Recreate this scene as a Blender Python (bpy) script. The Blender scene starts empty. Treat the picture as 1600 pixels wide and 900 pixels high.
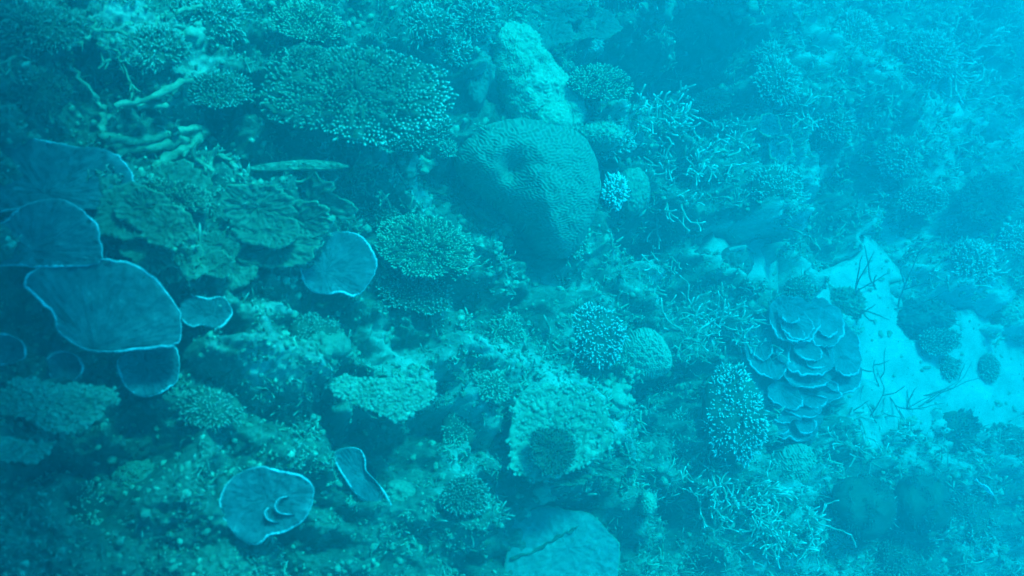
import bpy, math, random
import numpy as np
from mathutils import Vector, Matrix
R = math.radians
SC = bpy.context.scene
COL = SC.collection

# ------------------------------------------------------------------ camera, world, sun, exposure
W0, H0 = 1600.0, 900.0
TILT = R(30.0); TANH = math.tan(R(29.0))
cam_data = bpy.data.cameras.new('camera'); cam = bpy.data.objects.new('camera', cam_data); COL.objects.link(cam)
cam.location = (0, 0, 0); cam.rotation_euler = (TILT, 0, 0)
cam_data.sensor_width = 36; cam_data.angle = R(58.0)
cam_data.clip_start = 0.05; cam_data.clip_end = 400
cam_data.dof.use_dof = True; cam_data.dof.focus_distance = 7.0; cam_data.dof.aperture_fstop = 1.1
SC.camera = cam
world = bpy.data.worlds.new("World"); SC.world = world; world.use_nodes = True
wn = world.node_tree; sky = wn.nodes.new('ShaderNodeTexSky'); sky.sky_type = 'NISHITA'; sky.sun_disc = False
SUN_ELEV, SUN_AZ = 63.0, 50.0      # azimuth clockwise from +Y
sky.sun_elevation = R(SUN_ELEV); sky.sun_rotation = R(SUN_AZ)
wn.nodes['Background'].inputs[1].default_value = 0.095
wn.links.new(sky.outputs[0], wn.nodes['Background'].inputs[0])
sd = bpy.data.lights.new('sun', 'SUN'); sd.energy = 5.0; sd.angle = R(10.0); sd.color = (1.0, .97, .92)
sun = bpy.data.objects.new('sun', sd); COL.objects.link(sun); sun.location = (3, 3, 3)
sv = Vector((math.cos(R(SUN_ELEV))*math.sin(R(SUN_AZ)), math.cos(R(SUN_ELEV))*math.cos(R(SUN_AZ)), math.sin(R(SUN_ELEV))))
sun.rotation_euler = sv.to_track_quat('Z', 'Y').to_euler()
SC.view_settings.view_transform = 'Standard'; SC.view_settings.look = 'None'
SC.view_settings.exposure = 1.42; SC.view_settings.gamma = 1.0
SC.render.engine = 'CYCLES'
cy = SC.cycles; cy.max_bounces = 5; cy.diffuse_bounces = 2; cy.glossy_bounces = 1; cy.volume_bounces = 2
cy.use_denoising = True; cy.caustics_reflective = False; cy.caustics_refractive = False

# ------------------------------------------------------------------ sea water: one even volume round everything
HAZE_DENSITY = 0.53
HAZE_COLOR = (0.0, 0.134, 0.172)
HAZE_ABS = (0.0, 0.865, 0.985)
HAZE_G = 0.5
def haze_box():
    x0, x1, y0, y1, z0, z1 = -70, 90, -70, 90, -70, 0.9
    v = [(x, y, z) for z in (z0, z1) for y in (y0, y1) for x in (x0, x1)]
    f = [(0,2,3,1),(4,5,7,6),(0,1,5,4),(2,6,7,3),(0,4,6,2),(1,3,7,5)]
    me = bpy.data.meshes.new('haze'); me.from_pydata(v, [], f)
    m = bpy.data.materials.new('sea water'); m.use_nodes = True; nt = m.node_tree; nt.nodes.clear()
    out = nt.nodes.new('ShaderNodeOutputMaterial'); pv = nt.nodes.new('ShaderNodeVolumePrincipled')
    pv.inputs['Color'].default_value = (*HAZE_COLOR, 1); pv.inputs['Density'].default_value = HAZE_DENSITY
    pv.inputs['Absorption Color'].default_value = (*HAZE_ABS, 1); pv.inputs['Anisotropy'].default_value = HAZE_G
    nt.links.new(pv.outputs[0], out.inputs['Volume']); me.materials.append(m)
    o = bpy.data.objects.new('haze', me); COL.objects.link(o)
    o['kind'] = 'stuff'; o['label'] = 'clear blue green sea water filling the view over the reef'
haze_box()

# ------------------------------------------------------------------ rays and noise
def ray(px, py):
    cx = (px-W0/2)/(W0/2)*TANH; cyy = -(py-H0/2)/(W0/2)*TANH
    d = np.array([cx, cyy*math.cos(TILT)+math.sin(TILT), cyy*math.sin(TILT)-math.cos(TILT)])
    return d                      # multiply by the depth along the optical axis
PSY = 0.20                         # the reef falls steeply to the right, then eases out towards the sand
SA, SB, SC_, SW = -.74, -.38, 1.2, .6
def prof(x): return SB*x-(SA-SB)*SW*np.logaddexp(0, -(np.asarray(x, float)-SC_)/SW)
PZ = -5.8-float(prof(0.0))
def base_z(x, y): return PZ+prof(x)+PSY*y
def base_hit(px, py):
    d = ray(px, py); D = 6.0
    for _ in range(40):
        e = d[2]*D-base_z(d[0]*D, d[1]*D); D += e/(1.25)
        if abs(e) < 1e-4: break
    return d*D, D
def base_hit_grid(dx, dy, dz):
    D = np.full(dx.shape, 6.0)
    for _ in range(60): D = np.clip(D+(dz*D-base_z(dx*D, dy*D))/1.25, 1, 40)
    return D
CELL = 0.011
X0, X1, Y0, Y1 = -4.6, 9.5, -0.9, 9.6
NX, NY = int((X1-X0)/CELL), int((Y1-Y0)/CELL)
rng = np.random.default_rng(7)
def fft_noise(nx, ny, lo, hi, seed, cell=CELL, p=0.0):
    """band-passed noise; lo, hi are wavelengths in metres; unit variance"""
    r = np.random.default_rng(seed); a = np.fft.rfft2(r.standard_normal((ny, nx)).astype(np.float32))
    fy = np.fft.fftfreq(ny, cell)[:, None]; fx = np.fft.rfftfreq(nx, cell)[None, :]
    f = np.sqrt(fx*fx+fy*fy)+1e-6
    w = np.exp(-(f*lo)**2*0.7)*(1-np.exp(-(f*hi)**2))*f**(-p)
    n = np.fft.irfft2(a*w, s=(ny, nx)); return ((n-n.mean())/n.std()).astype(np.float32)
GX = X0+np.arange(NX)*CELL; GY = Y0+np.arange(NY)*CELL

# features seen in the photograph: (px, py, radius px, height m): pits negative, mounds positive
PITS = [(1060,95,110,-1.2),(990,100,60,-.6),(1180,60,60,-.5),(1130,110,60,-.5),(1190,30,40,-.4),(230,185,45,-.25),(430,215,50,-.3),(490,275,45,-.3),(350,200,45,-.25),
 (700,230,55,-.35),(600,255,50,-.25),(120,170,60,-.12),(400,125,25,-.2),(560,40,45,-.25),(620,60,55,-.3),(700,170,45,-.2),(740,130,40,-.25),
 (1010,250,35,-.35),(950,260,28,-.3),(1060,380,70,-.55),(1070,430,60,-.4),(880,450,60,-.3),(820,440,30,-.2),(660,505,75,-.45),(560,500,50,-.25),(480,490,40,-.2),
 (560,650,60,-.35),(620,670,60,-.35),(320,570,50,-.3),(300,540,40,-.22),(240,650,60,-.3),(150,700,70,-.35),(60,740,60,-.3),(20,770,50,-.2),
 (530,840,70,-.4),(480,870,60,-.35),(770,850,40,-.4),(780,780,30,-.3),(770,700,30,-.3),(1040,630,45,-.5),(1050,680,30,-.35),(1080,840,70,-.3),(1030,810,50,-.35),
 (1290,360,70,-.7),(1380,300,70,-.5),(1310,330,50,-.4),(1470,350,60,-.6),(1540,130,60,-.6),(1560,60,50,-.5),(1460,470,70,-.6),(1370,820,80,-.4),(1240,450,30,-.2),
 (1330,270,50,-.45),(1130,620,30,-.3),(1180,650,25,-.35),(760,290,20,-.1),(810,400,30,-.2),(1560,760,60,-.4),(1430,860,70,-.4),(420,410,20,-.1),(900,820,25,-.1),(1120,330,40,-.3),(20,340,30,-.15),(40,480,60,-.15),(350,530,30,-.2),(1440,690,70,-.4),(1530,850,70,-.4)]
MOUNDS = [(560,150,110,.25),(480,80,60,.15),(1030,20,40,.5),(1140,20,45,.5),(880,690,90,.25),(660,590,90,.2),(440,570,80,.2),
 (240,380,80,.2),(430,350,80,.2),(660,390,70,.15),(1120,640,60,.3),(200,820,110,.15),(620,760,60,.1),(700,780,50,.15),
 (430,790,60,.1),(1200,330,50,.3),(1050,200,60,.2),(1330,130,90,.2),(990,760,60,.12),(900,850,80,.05),(330,130,70,.1),(1000,560,50,.15),(200,40,100,.1),(960,180,40,.2),(740,600,60,.15),(1340,790,60,.2),(1430,780,50,.2),(1140,800,80,.15)]
FLAT = [(1240,700,40,-.2),(930,130,60,-.15),(120,800,80,-.1),(1238,668,60,-.35),(1175,590,70,-.3),(1060,700,60,.1),(80,635,100,-.25),(20,700,60,-.2),(600,620,100,-.15),(170,480,110,-.22),(235,580,45,-.15),(530,412,50,-.18),(418,790,65,-.18),(565,745,40,-.12),(880,860,95,-.35),(100,280,90,-.15),(90,370,70,-.15),(325,487,35,-.12),(1245,580,110,-.4),(820,300,125,-.5),(1005,552,35,-.1),(560,150,130,-.15),(655,385,70,-.1),(10,545,35,-.12),(830,120,60,-.2),(1240,730,35,-.12)]
SAND = [(1300,432,36),(1345,430,34),(1395,435,40),(1420,420,30),(1390,480,45),(1400,590,70),(1450,585,60),(1500,595,78),(1540,560,60),(1530,510,34),(1590,570,75),(1380,530,40),(1400,640,35),
 (1290,745,22),(1305,730,16),(1275,765,16),(1210,430,16),(1560,520,30),(1520,170,30),(1205,395,30),(1600,620,40),(1440,640,30),(1150,370,24),(1345,640,18),(1230,280,22)]
DUST = [(1200,350,60),(1150,370,40),(1230,400,50),(1330,90,60),(1260,70,40),(1560,180,60),(1430,360,50),(1000,450,40),(860,610,70),(700,560,80),(620,600,60),(960,200,40),(800,100,60),(1120,550,40),(1460,160,70),(200,60,80),(1560,860,60),(1400,590,90),(930,640,50),(740,720,60),(640,250,40),(900,400,40),(1250,250,60),(1500,400,60),(1300,880,60),(1460,250,50),(1230,760,60),(1570,560,60),(1320,440,60),(960,700,50),(440,560,40),(1200,890,50)]
def splat(G, px, py, rp, h):
    p, D = base_hit(px, py); r = rp*D*TANH/(W0/2)*1.0
    i0, i1 = int((p[0]-3*r-X0)/CELL), int((p[0]+3*r-X0)/CELL); j0, j1 = int((p[1]-3*r-Y0)/CELL), int((p[1]+3*r-Y0)/CELL)
    i0, j0, i1, j1 = max(i0, 0), max(j0, 0), min(i1, NX), min(j1, NY)
    if i1 <= i0 or j1 <= j0: return
    xx = GX[i0:i1][None, :]-p[0]; yy = GY[j0:j1][:, None]-p[1]
    q = (xx*xx+yy*yy)/(r*r)
    G[j0:j1, i0:i1] += h*np.exp(-q**1.5*0.9)
shape = np.zeros((NY, NX), np.float32)
wx = fft_noise(NX, NY, .35, 1.4, 3)*.10; wy = fft_noise(NX, NY, .35, 1.4, 4)*.10
for a in FLAT: splat(shape, *a)
for a in PITS: splat(shape, a[0], a[1], a[2], a[3]*(.45 if a[0] > 1200 else .72))
for a in MOUNDS: splat(shape, *a)
sandm = np.zeros((NY, NX), np.float32)
for a in SAND: splat(sandm, a[0], a[1], a[2]*.88, 1.0)
sandm = np.clip(sandm, 0, 1); dust = np.zeros((NY, NX), np.float32)
for a in SAND: splat(dust, a[0], a[1], a[2]*1.6, 1.0)
for a in DUST: splat(dust, *a, .8)
def warp(A, k=1.0):
    jj = np.clip((np.arange(NY)[:, None]+wy*k/CELL).astype(int), 0, NY-1); ii = np.clip((np.arange(NX)[None, :]+wx*k/CELL).astype(int), 0, NX-1)
    return A[jj, ii]
shape = warp(shape); sandm = warp(sandm); dust = warp(dust)
dust = np.clip(dust+fft_noise(NX, NY, .2, .9, 55)*.16+fft_noise(NX, NY, .03, .12, 56)*.16-.05, 0, 1)*np.clip(dust*2.5, 0, 1)
big = fft_noise(NX, NY, .5, 2.2, 11)*.05
mid = fft_noise(NX, NY, .12, .5, 12)
fine = fft_noise(NX, NY, .03, .10, 13)
tiny = fft_noise(NX, NY, .014, .04, 14)
# knobs and small boulders, laid over each other
knob = np.full((NY, NX), -1.0, np.float32)
def knobs(n, rlo, rhi, seed, flat=.8, sub=.4):
    r_ = np.random.default_rng(seed); cx = r_.integers(40, NX-40, n); cyi = r_.integers(40, NY-40, n)
    rr = (rlo*(rhi/rlo)**r_.random(n)**1.6)/CELL; hh = r_.random(n); ex = .7+.6*r_.random(n)
    for k in range(n):
        r = rr[k]; m = int(r*1.35)+1; i, j = cx[k], cyi[k]
        if i-m < 0 or j-m < 0 or i+m+1 > NX or j+m+1 > NY: continue
        g = np.arange(-m, m+1, dtype=np.float32)/r
        q = (g[None, :]*ex[k])**2+(g[:, None]/ex[k])**2
        b = np.sqrt(np.maximum(1-q, 0))*r*CELL*flat
        b = np.where(q < 1, b-r*CELL*sub*hh[k], -1)
        s = knob[j-m:j+m+1, i-m:i+m+1]; np.maximum(s, b, out=s)
knobs(2600, .06, .20, 21, .6, .5); knobs(26000, .02, .08, 22, .9, .5); knobs(40000, .014, .03, 23, .9, .5)
knob = np.maximum(knob, -.03)
rough = np.clip(fft_noise(NX, NY, .5, 2.0, 15)*.35+.75, .25, 1.2)
H = shape + big + mid*.024*rough + knob*1.0*rough + fine*.011 + tiny*.0045
SANDZ = -.20-1.6*(sandm < .05)+fft_noise(NX, NY, .5, 1.5, 16)*.02+fft_noise(NX, NY, .08, .3, 17)*.006
H = H - sandm*1.0
HZ = H; SZ = SANDZ; TOPZ = np.maximum(HZ, SZ)
NRM = np.array([.5, -PSY, 1.0]); NRM /= np.linalg.norm(NRM)      # the relief stands square to the slope
def samp(A, x, y):
    fx = np.clip((np.asarray(x)-X0)/CELL, 0, NX-1.01); fy = np.clip((np.asarray(y)-Y0)/CELL, 0, NY-1.01)
    i = fx.astype(int); j = fy.astype(int); u = fx-i; v = fy-j
    return A[j, i]*(1-u)*(1-v)+A[j, i+1]*u*(1-v)+A[j+1, i]*(1-u)*v+A[j+1, i+1]*u*v
def height_over(p):
    """height of a point over the built seabed, square to the slope"""
    h = 0.0
    for _ in range(6): q = p-h*NRM; h = float((p[2]-base_z(q[0], q[1]))/NRM[2])
    q = p-h*NRM
    return h-float(samp(TOPZ, q[0], q[1]))
def hit(px, py):
    """point of the built seabed seen at a pixel, and its depth"""
    d = ray(px, py); _, D0 = base_hit(px, py); D = D0*.78
    while D < D0*1.5:
        if height_over(d*D) < 0: return d*D, D
        D += .02
    return d*D0, D0
def on_ground(x, y):
    """point of the built seabed over a point of the mean slope"""
    h = samp(TOPZ, x, y); return np.array([x, y, base_z(x, y)])+h*NRM
def mpp(D): return D*TANH/(W0/2)

# ------------------------------------------------------------------ mesh and material helpers
def mesh_np(name, V, F, smooth=True, attrs=None):
    """V (n,3); F list of int arrays (m,k)"""
    me = bpy.data.meshes.new(name); V = np.ascontiguousarray(V, np.float32)
    me.vertices.add(len(V)); me.vertices.foreach_set('co', V.ravel())
    Fs = F if isinstance(F, list) else [F]
    Fs = [np.asarray(f, np.int32) for f in Fs if len(f)]
    nl = sum(f.size for f in Fs); npz = sum(len(f) for f in Fs)
    me.loops.add(nl); me.loops.foreach_set('vertex_index', np.concatenate([f.ravel() for f in Fs]))
    tot = np.concatenate([np.full(len(f), f.shape[1], np.int32) for f in Fs]); st = np.concatenate([[0], np.cumsum(tot)[:-1]]).astype(np.int32)
    me.polygons.add(npz); me.polygons.foreach_set('loop_start', st); me.polygons.foreach_set('loop_total', tot)
    me.polygons.foreach_set('use_smooth', np.full(npz, smooth))
    for k, a in (attrs or {}).items():
        at = me.attributes.new(k, 'FLOAT', 'POINT'); at.data.foreach_set('value', np.ascontiguousarray(a, np.float32))
    me.update(); me.validate(); return me
def grid_faces(nu, nv, wrap=False, off=0):
    i = np.arange(nu if wrap else nu-1); j = np.arange(nv-1); I, J = np.meshgrid(i, j)
    a = J*nu+I; b = J*nu+(I+1) % nu; return (np.stack([a, b, b+nu, a+nu], -1).reshape(-1, 4)+off)
def obj(name, me, mat, parent=None):
    o = bpy.data.objects.new(name, me); COL.objects.link(o)
    if not me.materials: me.materials.append(mat)
    if parent is not None: o.parent = parent
    return o
def tag(o, label=None, cat=None, group=None, kind=None):
    for k, v in (('label', label), ('category', cat), ('group', group), ('kind', kind)):
        if v: o[k] = v
    return o
def node(nt, t, **kw):
    n = nt.nodes.new(t)
    for k, v in kw.items(): setattr(n, k, v)
    return n
def material(name, c1, c2, scale=6.0, c3=None, fine=60.0, bump=.4, bdist=.01, rough=.85, spec=.2, tip=None, speck=.0):
    """two or three tones of one surface mixed by noise in object space, fine grain, optional pale tips from a mesh attribute"""
    cool = lambda c: (c[0]*.9, c[1], min(c[2]*1.03, .95)) if c else c
    c1, c2, c3, tip = cool(c1), cool(c2), cool(c3), cool(tip)
    m = bpy.data.materials.new(name); m.use_nodes = True; nt = m.node_tree; L = nt.links
    b = nt.nodes['Principled BSDF']; b.inputs['Roughness'].default_value = rough; b.inputs['Specular IOR Level'].default_value = spec
    tc = node(nt, 'ShaderNodeTexCoord')
    n1 = node(nt, 'ShaderNodeTexNoise'); n1.inputs['Scale'].default_value = scale; n1.inputs['Detail'].default_value = 6; n1.inputs['Roughness'].default_value = .62
    L.new(tc.outputs['Object'], n1.inputs['Vector'])
    r1 = node(nt, 'ShaderNodeValToRGB'); e = r1.color_ramp.elements
    e[0].position = .36; e[0].color = (*c1, 1); e[1].position = .62; e[1].color = (*c2, 1)
    if c3: q = e.new(.78); q.color = (*c3, 1)
    L.new(n1.outputs[0], r1.inputs[0])
    n2 = node(nt, 'ShaderNodeTexNoise'); n2.inputs['Scale'].default_value = fine; n2.inputs['Detail'].default_value = 5; n2.inputs['Roughness'].default_value = .7
    L.new(tc.outputs['Object'], n2.inputs['Vector'])
    mr = node(nt, 'ShaderNodeMapRange'); mr.inputs[1].default_value = .3; mr.inputs[2].default_value = .7; mr.inputs[3].default_value = .62; mr.inputs[4].default_value = 1.38
    L.new(n2.outputs[0], mr.inputs[0])
    mx = node(nt, 'ShaderNodeVectorMath', operation='SCALE'); L.new(r1.outputs[0], mx.inputs[0]); L.new(mr.outputs[0], mx.inputs['Scale'])
    col = mx.outputs[0]
    if tip:
        at = node(nt, 'ShaderNodeAttribute', attribute_name='tip'); mm = node(nt, 'ShaderNodeMix', data_type='RGBA')
        L.new(at.outputs['Fac'], mm.inputs[0]); L.new(col, mm.inputs[6]); mm.inputs[7].default_value = (*tip, 1); col = mm.outputs[2]
    L.new(col, b.inputs['Base Color'])
    bp = node(nt, 'ShaderNodeBump'); bp.inputs['Strength'].default_value = bump; bp.inputs['Distance'].default_value = bdist
    L.new(n2.outputs[0], bp.inputs['Height']); L.new(bp.outputs[0], b.inputs['Normal'])
    return m
M = {}
M['rock'] = material('reef rock', (.10,.13,.10), (.22,.255,.19), 6, (.48,.52,.41), 42, .9, .03, .95, .05, tip=(.56,.56,.47))
M['sand'] = material('coral sand', (.34,.34,.29), (.46,.45,.39), 6.0, (.55,.53,.47), 90, .3, .006, .95, .05)

# ------------------------------------------------------------------ the seabed: reef rock sheet over a sand sheet
def sheet(name, A, nx, ny, mat, margin=.22, extra=None):
    px = np.linspace(-W0*margin, W0*(1+margin*.45), nx); py = np.linspace(-H0*margin*.8, H0*(1+margin), ny)
    PX, PY = np.meshgrid(px, py)
    cx = (PX-W0/2)/(W0/2)*TANH; cc = -(PY-H0/2)/(W0/2)*TANH
    dx, dy, dz = cx, cc*math.cos(TILT)+math.sin(TILT), cc*math.sin(TILT)-math.cos(TILT)
    D = base_hit_grid(dx, dy, dz); x, y = dx*D, dy*D
    h = samp(A, x, y); V = np.stack([x+h*NRM[0], y+h*NRM[1], base_z(x, y)+h*NRM[2]], -1).reshape(-1, 3); F = [grid_faces(nx, ny)[:, ::-1]]
    # outer skirt far past the picture
    ring = np.concatenate([np.arange(nx), (np.arange(1, ny)*nx+nx-1), (ny-1)*nx+np.arange(nx-2, -1, -1), np.arange(ny-2, 0, -1)*nx])
    c = V[ring]; ctr = V[:, :2].mean(0); prev = ring; Vs = [V]; base = len(V); drop = float(np.mean(A))
    for k, g in enumerate((1.15, 1.5, 2.4, 4.5)):
        xy = ctr+(c[:, :2]-ctr)*g; xy = np.clip(xy, -60, 80)
        zz = base_z(xy[:, 0], xy[:, 1])+drop+np.random.default_rng(5+k).standard_normal(len(xy))*.05
        zz = np.clip(zz, -60, -1.2)
        Vs.append(np.stack([xy[:, 0], xy[:, 1], zz], -1)); cur = base+np.arange(len(ring)); base += len(ring)
        n = len(ring); a = np.arange(n); b = (a+1) % n
        F.append(np.stack([prev[a], prev[b], cur[b], cur[a]], -1)[:, ::-1]); prev = cur
    at = None
    if extra is not None: e = samp(extra, x, y).ravel(); at = {'tip': np.concatenate([e, np.zeros(base-len(e))])}
    o = obj(name, mesh_np(name, np.concatenate(Vs), F, True, at), mat); return tag(o, kind='structure')
FINE = True
tag(sheet('reef_rock', HZ, 860 if FINE else 500, 460 if FINE else 280, M['rock'], extra=dust), 'knobbly grey green reef rock slope falling to the right with dark hollows')
tag(sheet('sandy_seabed', SZ, 220, 130, M['sand']), 'pale coral sand showing in open patches at the foot of the reef')

# ------------------------------------------------------------------ coral builders
M['plate'] = material('blue grey plate coral', (.04,.075,.085), (.10,.145,.155), 11, (.26,.31,.31), 48, .8, .012)
M['plate_rim'] = material('pale growing edge', (.26,.34,.37), (.52,.62,.65), 20, None, 90, .2, .004)
M['leafy'] = material('olive leafy coral', (.08,.115,.08), (.155,.19,.135), 8, (.26,.30,.22), 45, .8, .014)
M['leafy_rim'] = material('dull olive edge', (.16,.21,.13), (.26,.32,.2), 14, None, 90, .3, .005)
M['table'] = material('table coral branchlets', (.07,.105,.07), (.14,.18,.11), 5, (.2,.25,.16), 60, .4, .008, tip=(.75,.8,.68))
M['tablepale'] = material('pale table coral branchlets', (.17,.24,.15), (.30,.37,.24), 5, None, 60, .4, .008, tip=(.62,.68,.54))
M['tabledark'] = material('dark bushy coral branchlets', (.045,.07,.055), (.085,.11,.085), 5, None, 60, .4, .008, tip=(.24,.3,.25))
M['tablebase'] = material('dark coral plate', (.04,.055,.04), (.10,.125,.08), 7, None, 50, .6, .01)  # dark base tone for table plates, bush hearts and the crack
M['brain'] = material('brown green brain coral', (.085,.13,.095), (.125,.175,.13), 4, (.165,.22,.16), 80, .3, .005, tip=(.19,.26,.19))
M['massive'] = material('pale lumpy massive coral', (.27,.34,.24), (.36,.43,.31), 4, (.46,.52,.38), 40, .5, .014)
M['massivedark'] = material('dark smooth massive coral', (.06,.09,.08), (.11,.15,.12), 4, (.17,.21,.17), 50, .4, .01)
M['brainpale'] = material('pale green brain coral', (.13,.20,.15), (.20,.27,.19), 4, (.25,.32,.23), 60, .3, .005, tip=(.32,.40,.30))
M['tablegreen'] = material('bright green branchlets', (.24,.36,.22), (.34,.46,.29), 5, None, 60, .4, .008, tip=(.68,.76,.58))
M['green'] = material('smooth green massive coral', (.24,.34,.23), (.32,.42,.29), 3, None, 50, .3, .01)
M['stag'] = material('tan staghorn branches', (.20,.24,.18), (.34,.38,.28), 6, None, 60, .3, .005, tip=(.72,.76,.66))
M['stagdark'] = material('dark thin branches', (.07,.09,.075), (.15,.18,.15), 6, None, 60, .3, .005, tip=(.25,.28,.25))
M['whorl'] = material('teal whorled coral', (.07,.11,.115), (.14,.19,.195), 8, (.24,.29,.29), 60, .6, .01)
M['whorl_rim'] = material('pale ruffled edge', (.26,.33,.35), (.42,.50,.52), 16, None, 90, .2, .004)
M['dead'] = material('dead crusted branches', (.16,.19,.12), (.34,.36,.24), 9, (.5,.5,.34), 40, .8, .014)
M['massivegreen'] = material('grey green massive coral', (.15,.21,.15), (.25,.31,.22), 5, (.34,.40,.29), 45, .6, .012, tip=(.34,.42,.32))
M['massivesmooth'] = material('smooth pale disc coral', (.12,.17,.16), (.20,.26,.23), 5, (.28,.34,.3), 34, .5, .010)
M['massivewhite'] = material('white crusted coral', (.55,.6,.5), (.75,.8,.7), 5, None, 50, .6, .01)
M['tabledark2'] = material('dark branchlets with white tips', (.05,.075,.06), (.10,.13,.10), 5, None, 60, .3, .006, tip=(.80,.84,.78))
M['crust'] = material('crusted knobs', (.12,.15,.11), (.24,.28,.2), 12, (.38,.42,.32), 50, .5, .008, tip=(.48,.53,.43))
M['pale'] = material('nearly white finger coral', (.42,.50,.44), (.60,.66,.60), 6, None, 60, .3, .005, tip=(.92,.94,.92))
M['ledge'] = material('crusted rock ledge', (.14,.18,.12), (.32,.36,.26), 9, (.56,.58,.45), 34, .6, .006)
M['fish'] = material('fish skin', (.04,.05,.05), (.1,.11,.1), 20)
M['fishpale'] = material('silver fish skin', (.6,.65,.65), (.8,.85,.85), 20)
UP = np.array([0, 0, 1.0])
def unit(v): v = np.asarray(v, float); return v/np.linalg.norm(v)
def basis(n):
    n = unit(n); a = np.array([1.0, 0, 0]) if abs(n[0]) < .8 else np.array([0, 1.0, 0]); e1 = unit(a-n*np.dot(a, n)); return e1, np.cross(n, e1), n
def smooth_closed(P, n):
    P = np.asarray(P, float); m = len(P); t = np.linspace(0, m, n, endpoint=False); i = t.astype(int); u = (t-i)[:, None]
    p0, p1, p2, p3 = P[(i-1) % m], P[i % m], P[(i+1) % m], P[(i+2) % m]
    return .5*((2*p1)+(-p0+p2)*u+(2*p0-5*p1+4*p2-p3)*u*u+(-p0+3*p1-3*p2+p3)*u**3)
def wob(th, seed, k0=3, k1=40, p=1.0):
    r = np.random.default_rng(seed); s = np.zeros_like(th)
    for k in range(k0, k1): s = s+np.sin(k*th+r.random()*6.283)*r.standard_normal()/k**p
    return s
def tubes(paths, sides=5):
    """paths: list of (points (m,3), radii (m,), tip (m,)); closed to a point at the end"""
    V, F4, F3, T = [], [], [], []; off = 0; c = np.cos(np.arange(sides)*2*np.pi/sides); s = np.sin(np.arange(sides)*2*np.pi/sides)
    for P, r, tp in paths:
        P = np.asarray(P, float); m = len(P); d = np.gradient(P, axis=0); d /= np.linalg.norm(d, axis=1)[:, None]+1e-9
        a = np.array([0, 0, 1.0]) if abs(d[0][2]) < .9 else np.array([1.0, 0, 0])
        e1 = np.cross(d, a); e1 /= np.linalg.norm(e1, axis=1)[:, None]+1e-9; e2 = np.cross(d, e1)
        ring = P[:, None, :]+np.asarray(r)[:, None, None]*(c[None, :, None]*e1[:, None, :]+s[None, :, None]*e2[:, None, :])
        V.append(ring.reshape(-1, 3)); V.append(P[-1:]+d[-1:]*r[-1]*.8); T.append(np.repeat(tp, sides)); T.append([tp[-1]])
        F4.append(grid_faces(sides, m, True, off)); k = np.arange(sides); e = off+(m-1)*sides
        F3.append(np.stack([e+k, e+(k+1) % sides, np.full(sides, off+m*sides)], -1)); off += m*sides+1
    return np.concatenate(V), [np.concatenate(F4), np.concatenate(F3)], np.concatenate(T)
def outline_on_plane(poly, c0, n, N, wobble, seed):
    e1, e2, n = basis(n); Q = []
    for x, y in smooth_closed(poly, N):
        d = ray(x, y); t = np.dot(c0, n)/np.dot(d, n); q = d*t-c0; Q.append((np.dot(q, e1), np.dot(q, e2)))
    Q = np.array(Q); ctr = Q.mean(0); th = np.arctan2(Q[:, 1]-ctr[1], Q[:, 0]-ctr[0]); rr = np.linalg.norm(Q-ctr, axis=1)
    Q = ctr+(Q-ctr)*(1+wobble*wob(np.linspace(0, 2*np.pi, N, endpoint=False), seed, 5, 34, .8)[:, None]*.35)
    return Q, ctr, rr.mean()
_PN = [fft_noise(256, 256, .16, .8, 901, cell=3/256), fft_noise(256, 256, .035, .12, 902, cell=3/256)]
def per(A, x, y):
    X = x*A.shape[1]/3; Y = y*A.shape[0]/3; i = np.floor(X).astype(int); j = np.floor(Y).astype(int); u = X-i; v = Y-j; m = A.shape[0]
    return A[j % m, i % m]*(1-u)*(1-v)+A[j % m, (i+1) % m]*u*(1-v)+A[(j+1) % m, i % m]*(1-u)*v+A[(j+1) % m, (i+1) % m]*u*v
def plate_mesh(Q, ctr, Rm, n, dish, ripple, ribs, thick, seed, N, M_=26, off=(0, 0), rough=.004, edge_round=True, bend=0.0):
    """a thin wavy plate: returns (verts, faces, rim path) round the plate's plane point"""
    e1, e2, n = basis(n); th = np.linspace(0, 2*np.pi, N, endpoint=False)
    rip = wob(th, seed+1, 3, 11, .7)*ripple*Rm; rb = np.sin(ribs*th+np.sin(3*th)*2)*.0105*Rm+wob(th, seed+9, 18, 60, .3)*.0012*Rm if ribs else 0*th
    apex = ctr+np.array(off)*Rm; rg = np.linspace(0, 1, M_)**.85
    rings, bott = [], []; r_ = np.random.default_rng(seed+2); lump = wob(th, seed+5, 2, 9, .5)
    for k, r in enumerate(rg):
        p2 = apex+(Q-apex)*r; gx_, gy_ = p2[:, 0]/Rm+seed*.37, p2[:, 1]/Rm+seed*.61; z = dish*Rm*(r**1.7-1)+rip*r**3+rb*r*(1-r**8)+rough*2.2*per(_PN[0], gx_, gy_)*min(1, Rm*3)+rough*.8*per(_PN[1], gx_, gy_)+.002*Rm*np.sin(r*38)*(r > .3)
        z = z-bend*Rm*np.maximum(r-.8, 0)*4
        
        rings.append(p2[:, :1]*e1+p2[:, 1:]*e2+z[:, None]*n)
    V = np.concatenate(rings)
    ks = [M_-1, int(M_*.8), int(M_*.5), 0]
    for q, k in enumerate(ks): bott.append(rings[k]-n*thick*(.45+1.1*(1-rg[k]))*(1 if q else .5))
    V = np.concatenate([V, np.concatenate(bott)])
    F = [grid_faces(N, M_+4, True)]
    return V, F, rings[-1]
def stalk_mesh(top, foot, r0, r1, seed):
    d = foot-top; P = [top+d*t for t in np.linspace(.0, 1.15, 7)]; rr = [r1*1.5, r1, r1*.9, r0*.9, r0, r0*1.25, r0*1.5]
    V, F, T = tubes([(P, rr, np.zeros(7))], 12); V = V+np.random.default_rng(seed).standard_normal(V.shape)*r0*.05; return V, F
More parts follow.
